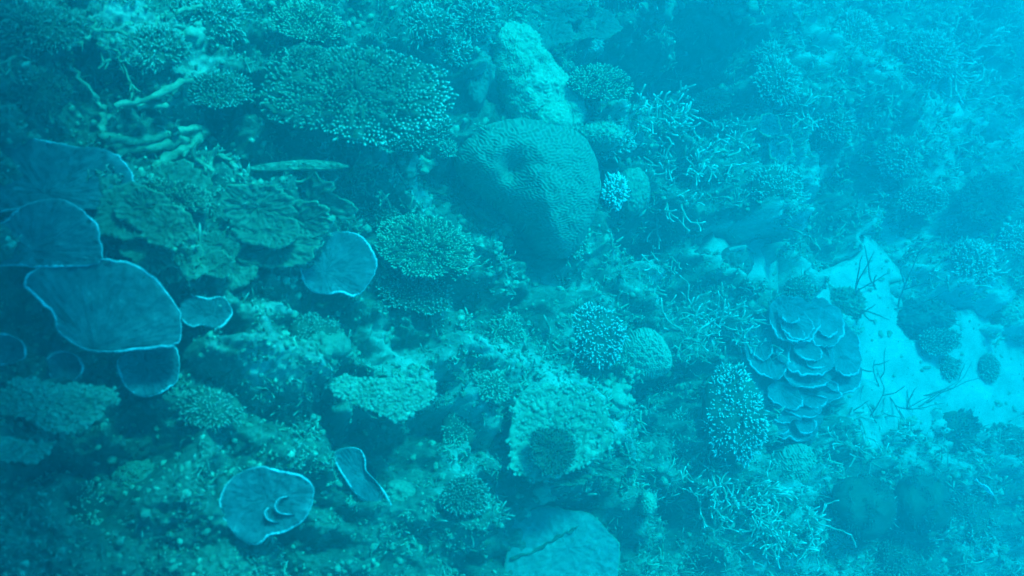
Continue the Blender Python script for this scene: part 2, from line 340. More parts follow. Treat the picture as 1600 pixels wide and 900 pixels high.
def locate(cpx, lift, n):
    p, D = hit(*cpx); up = unit(UP+np.array(n)*.6); return p+up*lift, p, D
def centre(poly): return tuple(np.mean(smooth_closed(poly, 60), axis=0))
SEED = [100]
def nseed(): SEED[0] += 1; return SEED[0]
def root_at(name, p, label, cat, group=None):
    o = bpy.data.objects.new(name, None); COL.objects.link(o); o.location = p; o.empty_display_size = .1; return tag(o, label, cat, group)
def plate(poly, label, n=(.25,-.25,.93), lift=.12, dish=.22, ripple=.014, ribs=36, M_=16, rim=.005, thick=.02, mat='plate', rimmat='plate_rim', name='plate_coral', cat='plate coral',
          root=None, c0=None, wobble=.055, off=(0, 0), N=170, rough=.0027, stalk=True, group=None, lips=(), bend=0, cpx=None, open_to=None):
    s = nseed(); cp = cpx or centre(poly)
    if c0 is None: c0, foot, D = locate(cp, lift, n)
    else: foot = c0-UP*.3
    Q, ctr, Rm = outline_on_plane(poly, c0, n, N, wobble, s)
    V, F, edge = plate_mesh(Q, ctr, Rm, n, dish, ripple, ribs, thick, s, N, M_, off=off, rough=rough, bend=bend)
    top = root is None
    base = foot if top else c0
    if top: root = root_at(name, foot, label, cat, group)
    org = np.array(root.location)
    pl = obj('plate', mesh_np('plate', V+c0-org, F), M[mat], root)
    if rim:
        r_ = np.random.default_rng(s); ed = np.concatenate([edge, edge[:2]])+c0-org
        rad = rim*(1+.7*wob(np.linspace(0, 6.283, len(ed)), s+3, 4, 40, .8)*.3); nn = unit(n)
        if open_to is not None:
            dd = ed-ed.mean(0); dd /= np.linalg.norm(dd, axis=1)[:, None]; rad = rad*np.clip(.55+1.1*(dd @ unit(open_to)), .06, 1)
        Vr, Fr, _ = tubes([(ed-nn*thick*.3, np.clip(rad*(1+.5*np.sin(np.linspace(0, 6.283, len(ed))*3+s)), rim*.15, rim*1.3), np.zeros(len(ed)))], 5)
        obj('rim', mesh_np('rim', Vr, Fr), M[rimmat], pl)
    e1, e2, nn = basis(n)
    if top and stalk:
        tp = c0+ctr[0]*e1+ctr[1]*e2-nn*dish*Rm; ft = foot-UP*.1
        if tp[2]-ft[2] > .04:
            Vs, Fs = stalk_mesh(tp-nn*(thick*1.2+.01)-org-nn*max(-dish*Rm*1.6, 0), ft-org, .16*Rm, .3*Rm, s); obj('stalk', mesh_np('stalk', Vs, Fs), M[mat], root)
    for a in lips:      # small upright lips standing on the plate
        L = []
        for x, y in smooth_closed(a+a[::-1], 8*len(a))[:4*len(a)-2]:
            d = ray(x, y); q = d*(np.dot(c0, nn)/np.dot(d, nn)); L.append(q-nn*dish*Rm*.55)
        L = np.array(L); m = len(L); h = .05*np.sin(np.linspace(.25, 2.9, m)); out = unit(ray(*a[len(a)//2])); 
        Vl = np.concatenate([L-nn*.01, L+nn*h[:, None], L+nn*h[:, None]*.95+e1*.012, L-nn*.01+e1*.012])-org
        Fl = [grid_faces(m, 4)]
        lp = obj('lip', mesh_np('lip', Vl, Fl), M[mat], root)
        Vr, Fr, _ = tubes([(L+nn*h[:, None]-org, np.full(m, rim*.5), np.zeros(m))], 6); obj('lip_rim', mesh_np('lip_rim', Vr, Fr), M[rimmat], lp)
    return root
def in_poly(P, Q):
    x, y = P[:, 0], P[:, 1]; ins = np.zeros(len(P), bool); j = len(Q)-1
    for i in range(len(Q)):
        xi, yi, xj, yj = *Q[i], *Q[j]; c = ((yi > y) != (yj > y)) & (x < (xj-xi)*(y-yi)/(yj-yi+1e-12)+xi); ins ^= c; j = i
    return ins
def branchlets(pos, dirs, length, rad, sides=5, tipk=1.0, seed=0, kink=.25):
    """many short tapered fingers as one mesh with a tip attribute"""
    r = np.random.default_rng(seed); n = len(pos); d = dirs/np.linalg.norm(dirs, axis=1)[:, None]
    a = np.where(np.abs(d[:, 2:3]) < .9, [[0, 0, 1.0]], [[1.0, 0, 0]]); e1 = np.cross(d, a); e1 /= np.linalg.norm(e1, axis=1)[:, None]; e2 = np.cross(d, e1)
    k = np.arange(sides)*2*np.pi/sides; cs, sn = np.cos(k), np.sin(k); R0 = []; 
    bend = r.standard_normal((n, 3))*kink*length[:, None]
    lv = [(-.15, 1.15, 0), (.45, 1.0, .0), (.82, .72, .55)]
    for t, q, _ in lv:
        c = pos+d*(length*t)[:, None]+bend*max(t, 0)**2
        R0.append(c[:, None, :]+(rad*q)[:, None, None]*(cs[None, :, None]*e1[:, None]+sn[None, :, None]*e2[:, None]))
    ap = (pos+d*length[:, None]+bend)[:, None, :]
    V = np.concatenate(R0+[ap], 1); m = 3*sides+1
    F = []; kk = np.arange(sides); off = (np.arange(n)*m)[:, None, None]
    for l in range(2):
        F.append(np.stack([l*sides+kk, l*sides+(kk+1) % sides, (l+1)*sides+(kk+1) % sides, (l+1)*sides+kk], -1)[None]+off)
    F4 = np.concatenate([f.reshape(-1, 4) for f in F]); F3 = (np.stack([2*sides+kk, 2*sides+(kk+1) % sides, np.full(sides, 3*sides)], -1)[None]+off).reshape(-1, 3)
    tv = np.concatenate([np.full(sides, 0), np.full(sides, .08), np.full(sides, .6), [1.0]]); T = (tv[None]*(tipk if np.isscalar(tipk) else tipk[:, None])*np.ones((n, 1))).ravel()
    return V.reshape(-1, 3), [F4, F3], np.clip(T, 0, 1)
def table(poly, label, n=(.2,-.3,.93), lift=.2, dome=.1, sp=9, k_=.56, mat='table', base='tablebase', name='table_coral', cat='table coral', length=1.5, edge_tip=1.0, mid_tip=.5,
          fat=.30, ripple=.012, cpx=None, group=None, out=.9, wobble=.08, jit=.35, thick=.03, tipfn=None, prings=9, prough=.01):
    """flat topped coral: plate on a stalk, its top covered by short branchlets; sp = their spacing in photo pixels"""
    s = nseed(); r = np.random.default_rng(s); cp = cpx or centre(poly); c0, foot, D = locate(cp, lift, n); sp = sp*k_; length = length*.8
    Q, ctr, Rm = outline_on_plane(poly, c0, n, 150, wobble, s); root = root_at(name, foot, label, cat, group); org = np.array(root.location); e1, e2, nn = basis(n)
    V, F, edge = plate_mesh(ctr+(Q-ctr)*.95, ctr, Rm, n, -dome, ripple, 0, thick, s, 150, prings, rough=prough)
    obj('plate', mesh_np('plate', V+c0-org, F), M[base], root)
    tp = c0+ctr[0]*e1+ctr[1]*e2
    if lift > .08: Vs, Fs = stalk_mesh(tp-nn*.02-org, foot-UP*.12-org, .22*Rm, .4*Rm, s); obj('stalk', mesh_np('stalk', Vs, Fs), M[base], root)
    S = sp*mpp(D); lo, hi = Q.min(0), Q.max(0); g = np.stack(np.meshgrid(np.arange(lo[0], hi[0], S), np.arange(lo[1], hi[1], S*.87)), -1)
    g[1::2, :, 0] += S*.5; P = g.reshape(-1, 2); P = P+r.standard_normal(P.shape)*S*jit*.6
    th = np.arctan2(*(Q-ctr).T[::-1]); rad = np.linalg.norm(Q-ctr, axis=1); o_ = np.argsort(th)
    d2 = P-ctr; pr = np.linalg.norm(d2, axis=1); rq = pr/np.interp(np.arctan2(d2[:, 1], d2[:, 0]), th[o_], rad[o_], period=2*np.pi)
    keep = (rq < 1.0) & (r.random(len(P)) < .93); P, d2, rq, pr = P[keep], d2[keep], rq[keep], pr[keep]; k = len(P)
    z = dome*Rm*(1-rq**1.7); u = d2/(pr[:, None]+1e-6)
    pos = P[:, :1]*e1+P[:, 1:]*e2+z[:, None]*nn+c0-org
    tl = (rq**2.5*out)[:, None]*(u[:, :1]*e1+u[:, 1:]*e2); dr = nn[None]*1.0+tl+r.standard_normal((k, 3))*.22
    ln = S*length*(.7+.6*r.random(k)); tk = (mid_tip+(edge_tip-mid_tip)*np.clip((rq-.55)/.4, 0, 1))*(.65+.5*r.random(k))
    if tipfn is not None: tk = tk*tipfn(u, rq)
    Vb, Fb, T = branchlets(pos, dr, ln, S*fat*(.85+.4*r.random(k)), 4, tk, s)
    b = obj('branchlets', mesh_np('branchlets', Vb, Fb, True, {'tip': T}), M[mat], root); b['kind'] = 'stuff'
    return root
def disc_uv(n):
    a = np.linspace(-1, 1, n); X, Y = np.meshgrid(a, a); r = np.maximum(np.abs(X), np.abs(Y)); l = np.hypot(X, Y)+1e-9
    return X*r/l, Y*r/l, r
LAB_N = 512
_lab = {}
def labyrinth(seed, aniso=1.0):
    if seed not in _lab:
        r = np.random.default_rng(seed); a = np.fft.fft2(r.standard_normal((LAB_N, LAB_N))); f = np.hypot(np.fft.fftfreq(LAB_N)[:, None], np.fft.fftfreq(LAB_N)[None]*aniso)
        x = np.real(np.fft.ifft2(a*np.exp(-((f-.0625)/.010)**2))); x /= x.std(); _lab[seed] = np.clip(x*1.3, -1, 1)
    return _lab[seed]        # wavelength 16 cells
def dome(poly, label, h=.5, mat='brain', groove=None, gdepth=.006, dimples=(), name='brain_coral', cat='brain coral', n=(.15,-.3,.94), sink=-.02, lump=.03, lumpw=.4, res=64,
         cpx=None, group=None, power=2.2, aniso=1.0, pores=0, root=None, part='body'):
    """massive rounded coral with the traced outline; h = height over radius; groove = spacing of its ridges in photo pixels"""
    s = nseed(); cp = cpx or centre(poly); c0, foot, D = locate(cp, -sink, n); Q, ctr, Rm = outline_on_plane(poly, c0, n, 160, .03, s)
    e1, e2, nn = basis(n); U, Vv, r = disc_uv(res); th = np.arctan2(Vv, U); tq = np.arctan2(*(Q-ctr).T[::-1]); rq = np.linalg.norm(Q-ctr, axis=1); o_ = np.argsort(tq)
    rad = np.interp(th.ravel(), tq[o_], rq[o_], period=2*np.pi).reshape(th.shape); rr = r**.8
    x = ctr[0]+rad*rr*np.cos(th); y = ctr[1]+rad*rr*np.sin(th); z = h*Rm*np.maximum(1-rr**power, 0)**.55
    Nn = 256; L1 = fft_noise(Nn, Nn, lumpw*Rm*.6, lumpw*Rm*2, s, cell=Rm*3/Nn)
    gi = lambda A, X, Y, sc: A[(np.floor(Y*sc).astype(int)) % A.shape[0], (np.floor(X*sc).astype(int)) % A.shape[1]]
    def gb(A, X, Y):
        i = np.floor(X).astype(int); j = np.floor(Y).astype(int); u = X-i; v = Y-j; n0, n1 = A.shape; i0, i1, j0, j1 = i % n1, (i+1) % n1, j % n0, (j+1) % n0
        return A[j0, i0]*(1-u)*(1-v)+A[j0, i1]*u*(1-v)+A[j1, i0]*(1-u)*v+A[j1, i1]*u*v
    z = z+lump*Rm*gb(L1, x/(Rm*3)*Nn, y/(Rm*3)*Nn)
    for px, py, pr, dp in dimples:
        d = ray(px, py); q = d*(np.dot(c0+nn*h*Rm*.8, nn)/np.dot(d, nn))-c0; dx, dy = x-np.dot(q, e1), y-np.dot(q, e2); z = z-dp*Rm*np.exp(-(dx*dx+dy*dy)/(pr*mpp(D))**2)
    P = x[..., None]*e1+y[..., None]*e2+z[..., None]*nn
    gx, gy = np.gradient(P, axis=1), np.gradient(P, axis=0); N_ = np.cross(gx, gy); N_ /= np.linalg.norm(N_, axis=-1)[..., None]+1e-9
    tip = np.zeros(x.shape)
    if groove:
        S = groove*mpp(D); st = 16/S; G = labyrinth(5 if aniso == 1 else 6, aniso); g = gb(G, x*st*(1+.0*r), (y+z*.9)*st); P = P+N_*(g*gdepth)[..., None]; tip = np.clip(g*.5+.5, 0, 1)
    rg = np.random.default_rng(s); 
    if pores: f2 = fft_noise(res, res, 2.2, 9, s+4, cell=1.0); P = P+N_*(f2*pores)[..., None]
    top = root is None
    if top: root = root_at(name, foot, label, cat, group)
    org = np.array(root.location)
    V = P.reshape(-1, 3)+c0-org; F = [grid_faces(res, res)]
    # skirt down into the rock
    b = np.concatenate([np.arange(res), np.arange(1, res)*res+res-1, (res-1)*res+np.arange(res-2, -1, -1), np.arange(res-2, 0, -1)*res]); m = len(b); cc = V.mean(0)
    low = V[b]-nn*.35-(V[b]-cc)*.12; k = np.arange(m); F.append(np.stack([b[k], res*res+k, res*res+(k+1) % m, b[(k+1) % m]], -1)); V = np.concatenate([V, low])
    T = np.concatenate([tip.ravel(), np.zeros(m)])
    if np.dot(np.cross(V[1]-V[0], V[res]-V[0]), nn) < 0: F = [f[:, ::-1] for f in F]
    obj(part, mesh_np(part, V, F, True, {'tip': T*.9 if groove else T}), M[mat], root); return root
def bush(cx, cy_, rpx, label, sp=8, mat='table', base='tablebase', n=(.1,-.35,.9), h=.8, length=1.6, fat=.3, name='bushy_coral', cat='bushy coral', mid_tip=.8, group=None, ell=(1, 1), sink=.02, kink=.3, jit=.55, up=.03):
    """rounded clump of fingers radiating from one heart"""
    s = nseed(); r = np.random.default_rng(s); p, D = hit(cx, cy_); Rm = rpx*mpp(D); S = sp*.62*mpp(D); length = length*.75; e1, e2, nn = basis(n); root = root_at(name, p, label, cat, group); nnup = nn*up
    k = int(2*np.pi*Rm*Rm*ell[0]*ell[1]/(S*S*.87)); k = max(k, 12); i = np.arange(k)+.5; i = i[r.random(k) < .86]; k = len(i); kk0 = max(i.max()+.5, 1); z = 1-i/kk0; ph = i*2.39996; q = np.sqrt(1-z*z)
    d = np.stack([q*np.cos(ph), q*np.sin(ph), z], -1)+r.standard_normal((k, 3))*S/Rm*jit; d /= np.linalg.norm(d, axis=1)[:, None]
    sc = np.array([ell[0], ell[1], h]); B = np.stack([e1, e2, nn]); core = (d*sc*Rm*(.78+.05*wob(np.arctan2(d[:, 1], d[:, 0]), s, 2, 8, .4)[:, None]*(.3+q[:, None])+.05*np.sin(d[:, 2:3]*9+d[:, :1]*7+s))) @ B; dirs = (d*np.array([1, 1, .9])+np.array([0, 0, .45])) @ B
    Vb, Fb, T = branchlets(core-nn*Rm*h*sink+nnup, dirs, S*length*(.5+1.0*r.random(k)), S*fat*(.65+.6*r.random(k)), 4, mid_tip*(.7+.5*r.random(k)), s, kink)
    b = obj('fingers', mesh_np('fingers', Vb, Fb, True, {'tip': T}), M[mat], root); b['kind'] = 'stuff'
    nu, nv = 28, 12; a = np.linspace(0, 2*np.pi, nu, endpoint=False); e = np.linspace(1.5, -1.3, nv); A, E = np.meshgrid(a, e); w = .84*(1+.05*np.sin(3*A+s)*np.cos(2*E+s)+.03*r.standard_normal(A.shape))
    C = np.stack([np.cos(A)*np.cos(E)*ell[0]*w, np.sin(A)*np.cos(E)*ell[1]*w, np.sin(E)*h*w], -1).reshape(-1, 3)*Rm @ B-nn*Rm*h*sink+nnup
    F = grid_faces(nu, nv, True)[:, ::-1]; C = np.concatenate([C, (C[:nu].mean(0)+nn*.005)[None]]); kk = np.arange(nu); F3 = np.stack([kk, (kk+1) % nu, np.full(nu, len(C)-1)], -1)
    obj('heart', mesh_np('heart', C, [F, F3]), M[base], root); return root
def grow(start, d, L, r, rg, depth, up, step, split, curl, paths, minr, ground_bias=0):
    n = max(3, int(L/step)); P = [start]; dd = unit(d)
    for k in range(n):
        dd = unit(dd+rg.standard_normal(3)*curl+up*.05); P.append(P[-1]+dd*step)
        if depth > 0 and rg.random() < split: 
            a = unit(np.cross(dd, rg.standard_normal(3))); grow(P[-1], unit(dd*.75+a*.75), L*(.35+.4*rg.random()), r*.85, rg, depth-1, up, step, split, curl, paths, minr)
    P = np.array(P); m = len(P); t = np.linspace(0, 1, m); paths.append((P, np.maximum(r*(1-.45*t), minr), np.clip((t-.6)/.4, 0, 1)))
def thicket(cx, cy_, rpx, label, count=14, thick=1.6, lenpx=60, mat='stag', n=(.2,-.3,.9), spread=.9, split=.28, curl=.22, depth=2, lift=.02, name='staghorn_coral', cat='staghorn coral', ell=(1, 1), group=None, individual=False, flat=.5):
    """tangle of branching arms growing out of the rock; thick and lenpx in photo pixels"""
    s = nseed(); rg = np.random.default_rng(s); p, D = hit(cx, cy_); root = root_at(name, p, label, cat, group); e1, e2, nn = basis(n); m = mpp(D); paths = []; groups = []
    for k in range(count):
        a = rg.random()*6.283; q = math.sqrt(rg.random())*rpx*.8; sp = (cx+math.cos(a)*q*ell[0], cy_+math.sin(a)*q*ell[1]); st, _ = hit(*sp); st = st-p-nn*.03
        b = a+rg.standard_normal()*.9; d = math.cos(b)*e1*spread-math.sin(b)*e2*spread*-1+nn*(flat+.4*rg.random()); one = []
        grow(st+nn*lift, d, lenpx*m*(.6+.7*rg.random()), thick*m, rg, depth, nn, 7*m, split, curl, one, thick*m*.55); paths += one; groups.append(one)
    if individual:
        for g in groups:
            V, F, T = tubes(g, 5); obj('branch', mesh_np('branch', V, F, True, {'tip': T}), M[mat], root)
    else:
        V, F, T = tubes(paths, 5); b = obj('branches', mesh_np('branches', V, F, True, {'tip': T}), M[mat], root); b['kind'] = 'stuff'
    return root
def lobe_mesh(r, seed, lump=.2, res=18, squash=.85, fine=.05):
    rg = np.random.default_rng(seed); a = np.linspace(0, 2*np.pi, res, endpoint=False); e = np.linspace(1.45, -1.45, res//2+3); A, E = np.meshgrid(a, e)
    X = np.stack([np.cos(A)*np.cos(E), np.sin(A)*np.cos(E), np.sin(E)], -1); w = np.ones(A.shape)
    for f, am in ((1.7, lump), (3.5, lump*.55), (7.5, fine)):
        k = rg.standard_normal((3, 3))*f; ph = rg.random(3)*6.28; w = w+am*np.sin(X @ k[0]+ph[0])*np.sin(X @ k[1]+ph[1])
    V = (X*w[..., None]*r).reshape(-1, 3)*np.array([1, 1, squash]); nu = res; nv = len(e); F = grid_faces(nu, nv, True)[:, ::-1]
    V = np.concatenate([V, V[:nu].mean(0)[None]*1.02, V[-nu:].mean(0)[None]*1.02]); k = np.arange(nu); b = (nv-1)*nu
    return V, [F, np.concatenate([np.stack([k, (k+1) % nu, np.full(nu, len(V)-2)], -1), np.stack([b+(k+1) % nu, b+k, np.full(nu, len(V)-1)], -1)])]
def lobes(cx, cy_, rpx, label, count=12, size=.38, mat='massive', name='lumpy_coral', cat='lumpy coral', h=.5, ell=(1, 1), group=None, fine=.05, up=0):
    """heap of rounded lobes, each a part"""
    s = nseed(); rg = np.random.default_rng(s); p, D = hit(cx, cy_); m = mpp(D); root = root_at(name, p, label, cat, group); shp = [lobe_mesh(1.0, s*7+k, .22, 22, .9, fine) for k in range(4)]
    mes = [mesh_np('lobe', v, f) for v, f in shp]
    for k in range(count):
        t = k/count; a = k*2.39996+s; q = math.sqrt(t)*rpx*.8; st, _ = hit(cx+math.cos(a)*q*ell[0], cy_+math.sin(a)*q*ell[1]); r = rpx*size*m*(.6+.7*rg.random())*(1.15-.4*t)
        o = obj('lobe', mes[k % 4], M[mat], root); o.location = Vector(st-p+np.array([0, 0, h*rpx*m*(1-t)*.5+up])); o.scale = (r*(.8+.4*rg.random()), r*(.8+.4*rg.random()), r*(.8+.5*rg.random())); o.rotation_euler = (rg.random()*.8, rg.random()*.8, rg.random()*6.28)
    return root
def leafy(cx, cy_, rpx, label, count=5, mat='leafy', rimmat='leafy_rim', name='leafy_coral', cat='leafy coral', n=(.25,-.35,.9), lift=.05, ell=(1, 1), size=.5, rim=.004, group=None):
    """tiers of overlapping wavy leaves"""
    s = nseed(); rg = np.random.default_rng(s); p, D = hit(cx, cy_); root = root_at(name, p, label, cat, group)
    for k in range(count):
        t = k/max(count-1, 1); a = k*2.3+s; q = rpx*.62*(1-t*.6); x = cx+math.cos(a)*q*ell[0]; y = cy_+math.sin(a)*q*ell[1]; c, _ = hit(x, y)
        c = c+unit(np.array(n)+UP*.4)*(lift+.035*k); R1 = rpx*size*(1.1-.35*t); th = np.linspace(0, 2*np.pi, 14, endpoint=False); rr = R1*(1+.22*wob(th, s*3+k, 2, 6, .8)*.6)
        poly = [(x+math.cos(w)*r_*ell[0], y+math.sin(w)*r_*ell[1]*.8) for w, r_ in zip(th, rr)]
        tn = np.array(n)+rg.standard_normal(3)*.13+np.array([math.cos(a)*-.1, math.sin(a)*.1, 0])
        plate(poly, None, n=tn, dish=.14, ripple=.018, ribs=0, rim=rim, thick=.022, mat=mat, rimmat=rimmat, root=root, c0=c, wobble=.30, N=110, M_=12, rough=.006)
    return root
def slab(poly, label, n=(.1,-.25,.95), lift=.15, thick=.07, name='rock_ledge', cat='rock ledge', mat='ledge', wobble=.14, rough=.004, dome=.06, sp=5.5, crust=True):
    """overhanging shelf of rock, its top crusted with low knobs"""
    if not crust: return plate(poly, label, n=n, lift=lift, dish=0, ripple=.0, ribs=0, rim=0, M_=30, thick=thick, mat=mat, name=name, cat=cat, wobble=wobble, rough=rough)
    return table(poly, label, n=n, lift=lift, dome=dome, sp=sp, k_=1, mat='crust', base=mat, name=name, cat=cat, length=.36, fat=.55, mid_tip=.3, edge_tip=.5, thick=thick, wobble=wobble, jit=1.1, out=.0, prings=22, prough=.004)

# ------------------------------------------------------------------ the boat the reef is seen from: unseen hull, added to shade the left
def boat():
    cx, cy_, wl = BOAT; Lh, B = 12.0, BEAM; n, m = 28, 11
    V = []
    for i in range(n):
        t = i/(n-1); y = cy_+(t-.5)*Lh; w = B/2*(1-max(0, t-.55)**2*4.4)*(.9+.1*min(1, t*6)); k = .30*(1-max(0, t-.75)**2*8)
        for j in range(m):
            a = -1+2*j/(m-1); V.append((cx+w*math.copysign(abs(a)**.8, a), y, wl-k*(1-a*a)**.5+.55*abs(a)**6))
    me = mesh_np('hull', np.array(V), [grid_faces(m, n)]); root = root_at('boat', (cx, cy_, wl), 'white boat hull floating on the surface above the viewpoint, unseen, added to shade the left side', 'boat')
    hu = obj('hull', me, M['hull'], root); hu.location = (-cx, -cy_, -wl)
    md = hu.modifiers.new('solid', 'SOLIDIFY'); md.thickness = .04
    V2 = np.array([(cx+B*.42*sx*(1-max(0, t-.55)**2*4.4), cy_+(t-.5)*Lh*.94, wl+.3) for t in np.linspace(0, 1, 14) for sx in (-1, 1)]); d = obj('deck', mesh_np('deck', V2, [grid_faces(2, 14)]), M['hull'], root); d.location = (-cx, -cy_, -wl)
M['hull'] = material('painted hull', (.55,.56,.56), (.7,.7,.7), 2)
BOAT = (-1.1, -1.1, .42); BEAM = 4.1  # position and beam set so the hull's shadow darkens the left side
boat()

# ------------------------------------------------------------------ the corals of the photograph
N1 = (.22, -.30, .93)
# thin rimmed plates at the left
plate([(5,222),(60,218),(118,230),(160,232),(190,250),(208,285),(200,315),(160,325),(100,325),(40,325),(-30,325),(-40,260)], 'broad dull blue plate coral with thin pale rim, uppermost plate at the left edge', n=N1, lift=.16, dish=.12, ribs=30, ripple=.02, off=(-.3,-.3))
plate([(10,345),(45,318),(95,313),(128,330),(150,352),(158,395),(150,412),(90,415),(30,415),(-40,410),(-30,370)], 'dull blue plate coral directly above the largest fan-shaped rimmed plate', n=(.2,-.35,.9), lift=.22, dish=.12, ribs=30, ripple=.02, off=(-.3,-.3))
plate([(37,440),(60,420),(105,407),(150,404),(192,409),(228,426),(256,450),(276,482),(283,510),(279,532),(262,540),(228,543),(180,548),(130,545),(95,520),(82,488),(60,466)], 'largest fan-shaped plate coral with bright scalloped rim and radial ribs, at left', n=(.26,-.25,.93), lift=.36, dish=.20, ribs=44, ripple=.030, off=(-.2,-.72), rim=.006)
plate([(185,562),(215,545),(250,537),(272,542),(280,565),(277,592),(262,606),(245,615),(222,619),(205,610),(190,590)], 'rounded rimmed plate coral tucked below the largest fan-shaped plate', n=(.3,-.2,.92), lift=.18, dish=.25, ribs=26, off=(-.35,.2))
plate([(283,475),(300,463),(325,466),(345,464),(358,475),(361,492),(345,510),(335,512),(318,507),(300,509),(285,498)], 'small rimmed plate coral at the right side of the largest fan-shaped plate', n=(.15,-.1,.97), lift=.15, dish=.3, ribs=20, ripple=.03)
plate([(-30,530),(0,522),(25,528),(38,542),(35,560),(12,568),(-25,570)], 'small oval rimmed plate coral cut off by the left edge of the photo', n=N1, lift=.16, dish=.2, ribs=20)
plate([(75,560),(95,550),(118,556),(128,575),(118,592),(95,598),(78,585)], 'small dim cup coral under the largest fan-shaped plate', n=(.1,-.5,.86), lift=.08, dish=.4, ribs=16, rim=.0055, cat='cup coral', name='cup_coral')
plate([(472,405),(485,380),(510,366),(535,362),(560,368),(577,383),(587,408),(584,430),(565,455),(550,461),(530,455),(515,458),(495,457),(475,440)], 'single round plate coral with bright rim, left of the fuzzy round table coral', n=(.20,-.20,.95), lift=.36, dish=.24, ribs=34, off=(-.45,-.1), rim=.006)
plate([(346,775),(360,750),(385,735),(410,730),(440,737),(470,745),(489,762),(488,785),(472,812),(445,830),(420,835),(405,848),(385,848),(360,825),(347,800)], 'round plate coral with two curved lips on top, near the bottom', n=(.12,-.22,.96), lift=.40, dish=.13, ribs=0, rim=.0055, off=(0,.1),
      lips=[[(448,776),(436,780),(431,792),(438,802),(455,804)],[(419,793),(415,802),(420,812),(432,816)]])
plate([(521,712),(540,700),(562,703),(570,718),(572,735),(590,755),(604,776),(610,792),(585,787),(560,775),(540,748)], 'crescent-shaped plate coral with pale curled outer rim, beside a round knob', n=(.1,-.25,.95), lift=.36, dish=.3, ribs=18, ripple=.03, mat='plate')
plate([(797,830),(815,802),(850,793),(885,797),(920,803),(950,830),(966,850),(967,885),(955,915),(900,940),(830,935),(795,900)], 'large smooth pale disc coral cut off at the bottom edge, crossed by a thin crack', n=(.15,-.25,.95), lift=.30, wobble=.08, dish=-.06, ribs=0, rim=.005, rimmat='leafy_rim', mat='massivesmooth', M_=30, ripple=.02, name='disc_coral', cat='disc coral', rough=.002)
def crack():
    o = bpy.data.objects['disc_coral']; org = np.array(o.location); n = unit((.15,-.25,.95)); W = []
    pts = [(797,873),(815,868),(835,862),(850,852),(862,845),(874,838),(884,833),(893,830),(902,822)]; pl = o.children[0]; me = pl.data; co = np.empty(len(me.vertices)*3, np.float32); me.vertices.foreach_get('co', co); co = co.reshape(-1, 3)+org
    t = np.linspace(0, len(pts)-1, 50); i = np.minimum(t.astype(int), len(pts)-2); P = np.array(pts, float); P = P[i]*(1-(t-i))[:, None]+P[i+1]*(t-i)[:, None]; P[:, 1] += np.sin(t*5)*1.2
    c0 = co.mean(0); up = co[:len(co)//2]
    for x, y in P:
        d = ray(x, y); D = np.dot(c0, n)/np.dot(d, n)
        for _ in range(4): q = d*D; k = np.argmin(((up-q)**2).sum(1)); D += (np.dot(up[k]-q, n))/np.dot(d, n)
        W.append(d*D)
    W = np.array(W); h = np.convolve(W @ n, np.ones(5)/5, 'same'); h[:2] = (W @ n)[:2]; h[-2:] = (W @ n)[-2:]
    V, F, _ = tubes([(W-org+n*.003, .009+.004*np.sin(t*3), 0*t)], 5); obj('crack', mesh_np('crack', V, F), M['tablebase'], pl)
crack()
# leafy tiers
leafy(240, 350, 95, 'tiered olive leafy coral above the largest fan-shaped plate, with ragged overlapping leaves', 7, n=(.15,-.25,.95), size=.55)
leafy(335, 400, 55, 'rounded olive leaf tiers above the small rimmed plate', 4, n=(.25,-.3,.92), size=.62)
leafy(430, 345, 85, 'wide flat leafy coral left of the white-rimmed round plate', 5, n=(.15,-.3,.93), ell=(1.1,.8), size=.7)
leafy(1215, 205, 48, 'faint leafy coral with curling edges in the right of the reef', 4, n=(.2,-.4,.9), ell=(.8,1.1), rim=.008, mat='plate')
leafy(885, 35, 70, 'large faint ruffled coral at the top middle behind the smooth mound', 5, n=(.1,-.3,.95), mat='massivedark', ell=(1.2,.8))
leafy(900, 735, 60, 'ragged leafy skirt of the hollow rimmed coral in the lower middle', 4, mat='leafy', ell=(1.3,.6))
# rock ledges
slab([(0,605),(40,590),(100,600),(150,600),(185,612),(190,625),(165,640),(160,655),(130,672),(80,678),(60,665),(20,650),(-30,650),(-30,610)], 'ragged green ledge below the plates at the left edge', lift=.26)
slab([(-30,690),(10,680),(40,690),(85,692),(70,712),(50,725),(10,720),(-30,722)], 'small ragged yellowish ledge at the lower left edge', lift=.26)
slab([(505,600),(530,585),(575,590),(640,588),(685,600),(670,635),(650,645),(622,660),(600,652),(570,640),(535,625)], 'pale flat-topped ledge casting a dark hollow beneath it, in the middle of the photo', lift=.30, wobble=.06, n=(.12,-.3,.94))
slab([(385,262),(420,255),(470,250),(515,252),(545,260),(515,264),(450,265),(395,266)], 'straight-edged narrow slab lying over a dark gap below the large table coral', lift=.50, thick=.06, wobble=.0, rough=.003, crust=False, name='rock_slab', cat='rock slab', n=(.05,-.35,.93))
slab([(795,650),(815,610),(870,600),(940,620),(960,660),(955,700),(900,735),(850,755),(800,740),(793,700)], 'broad crusted platform with a sunken dark hollow, lower middle', lift=.18, dome=-.10, wobble=.1, n=(.05,-.3,.95))
slab([(968,690),(990,700),(1010,690),(1040,700),(1020,720),(990,728),(972,715)], 'small pointed pale ledge right of the crusted platform', lift=.12)
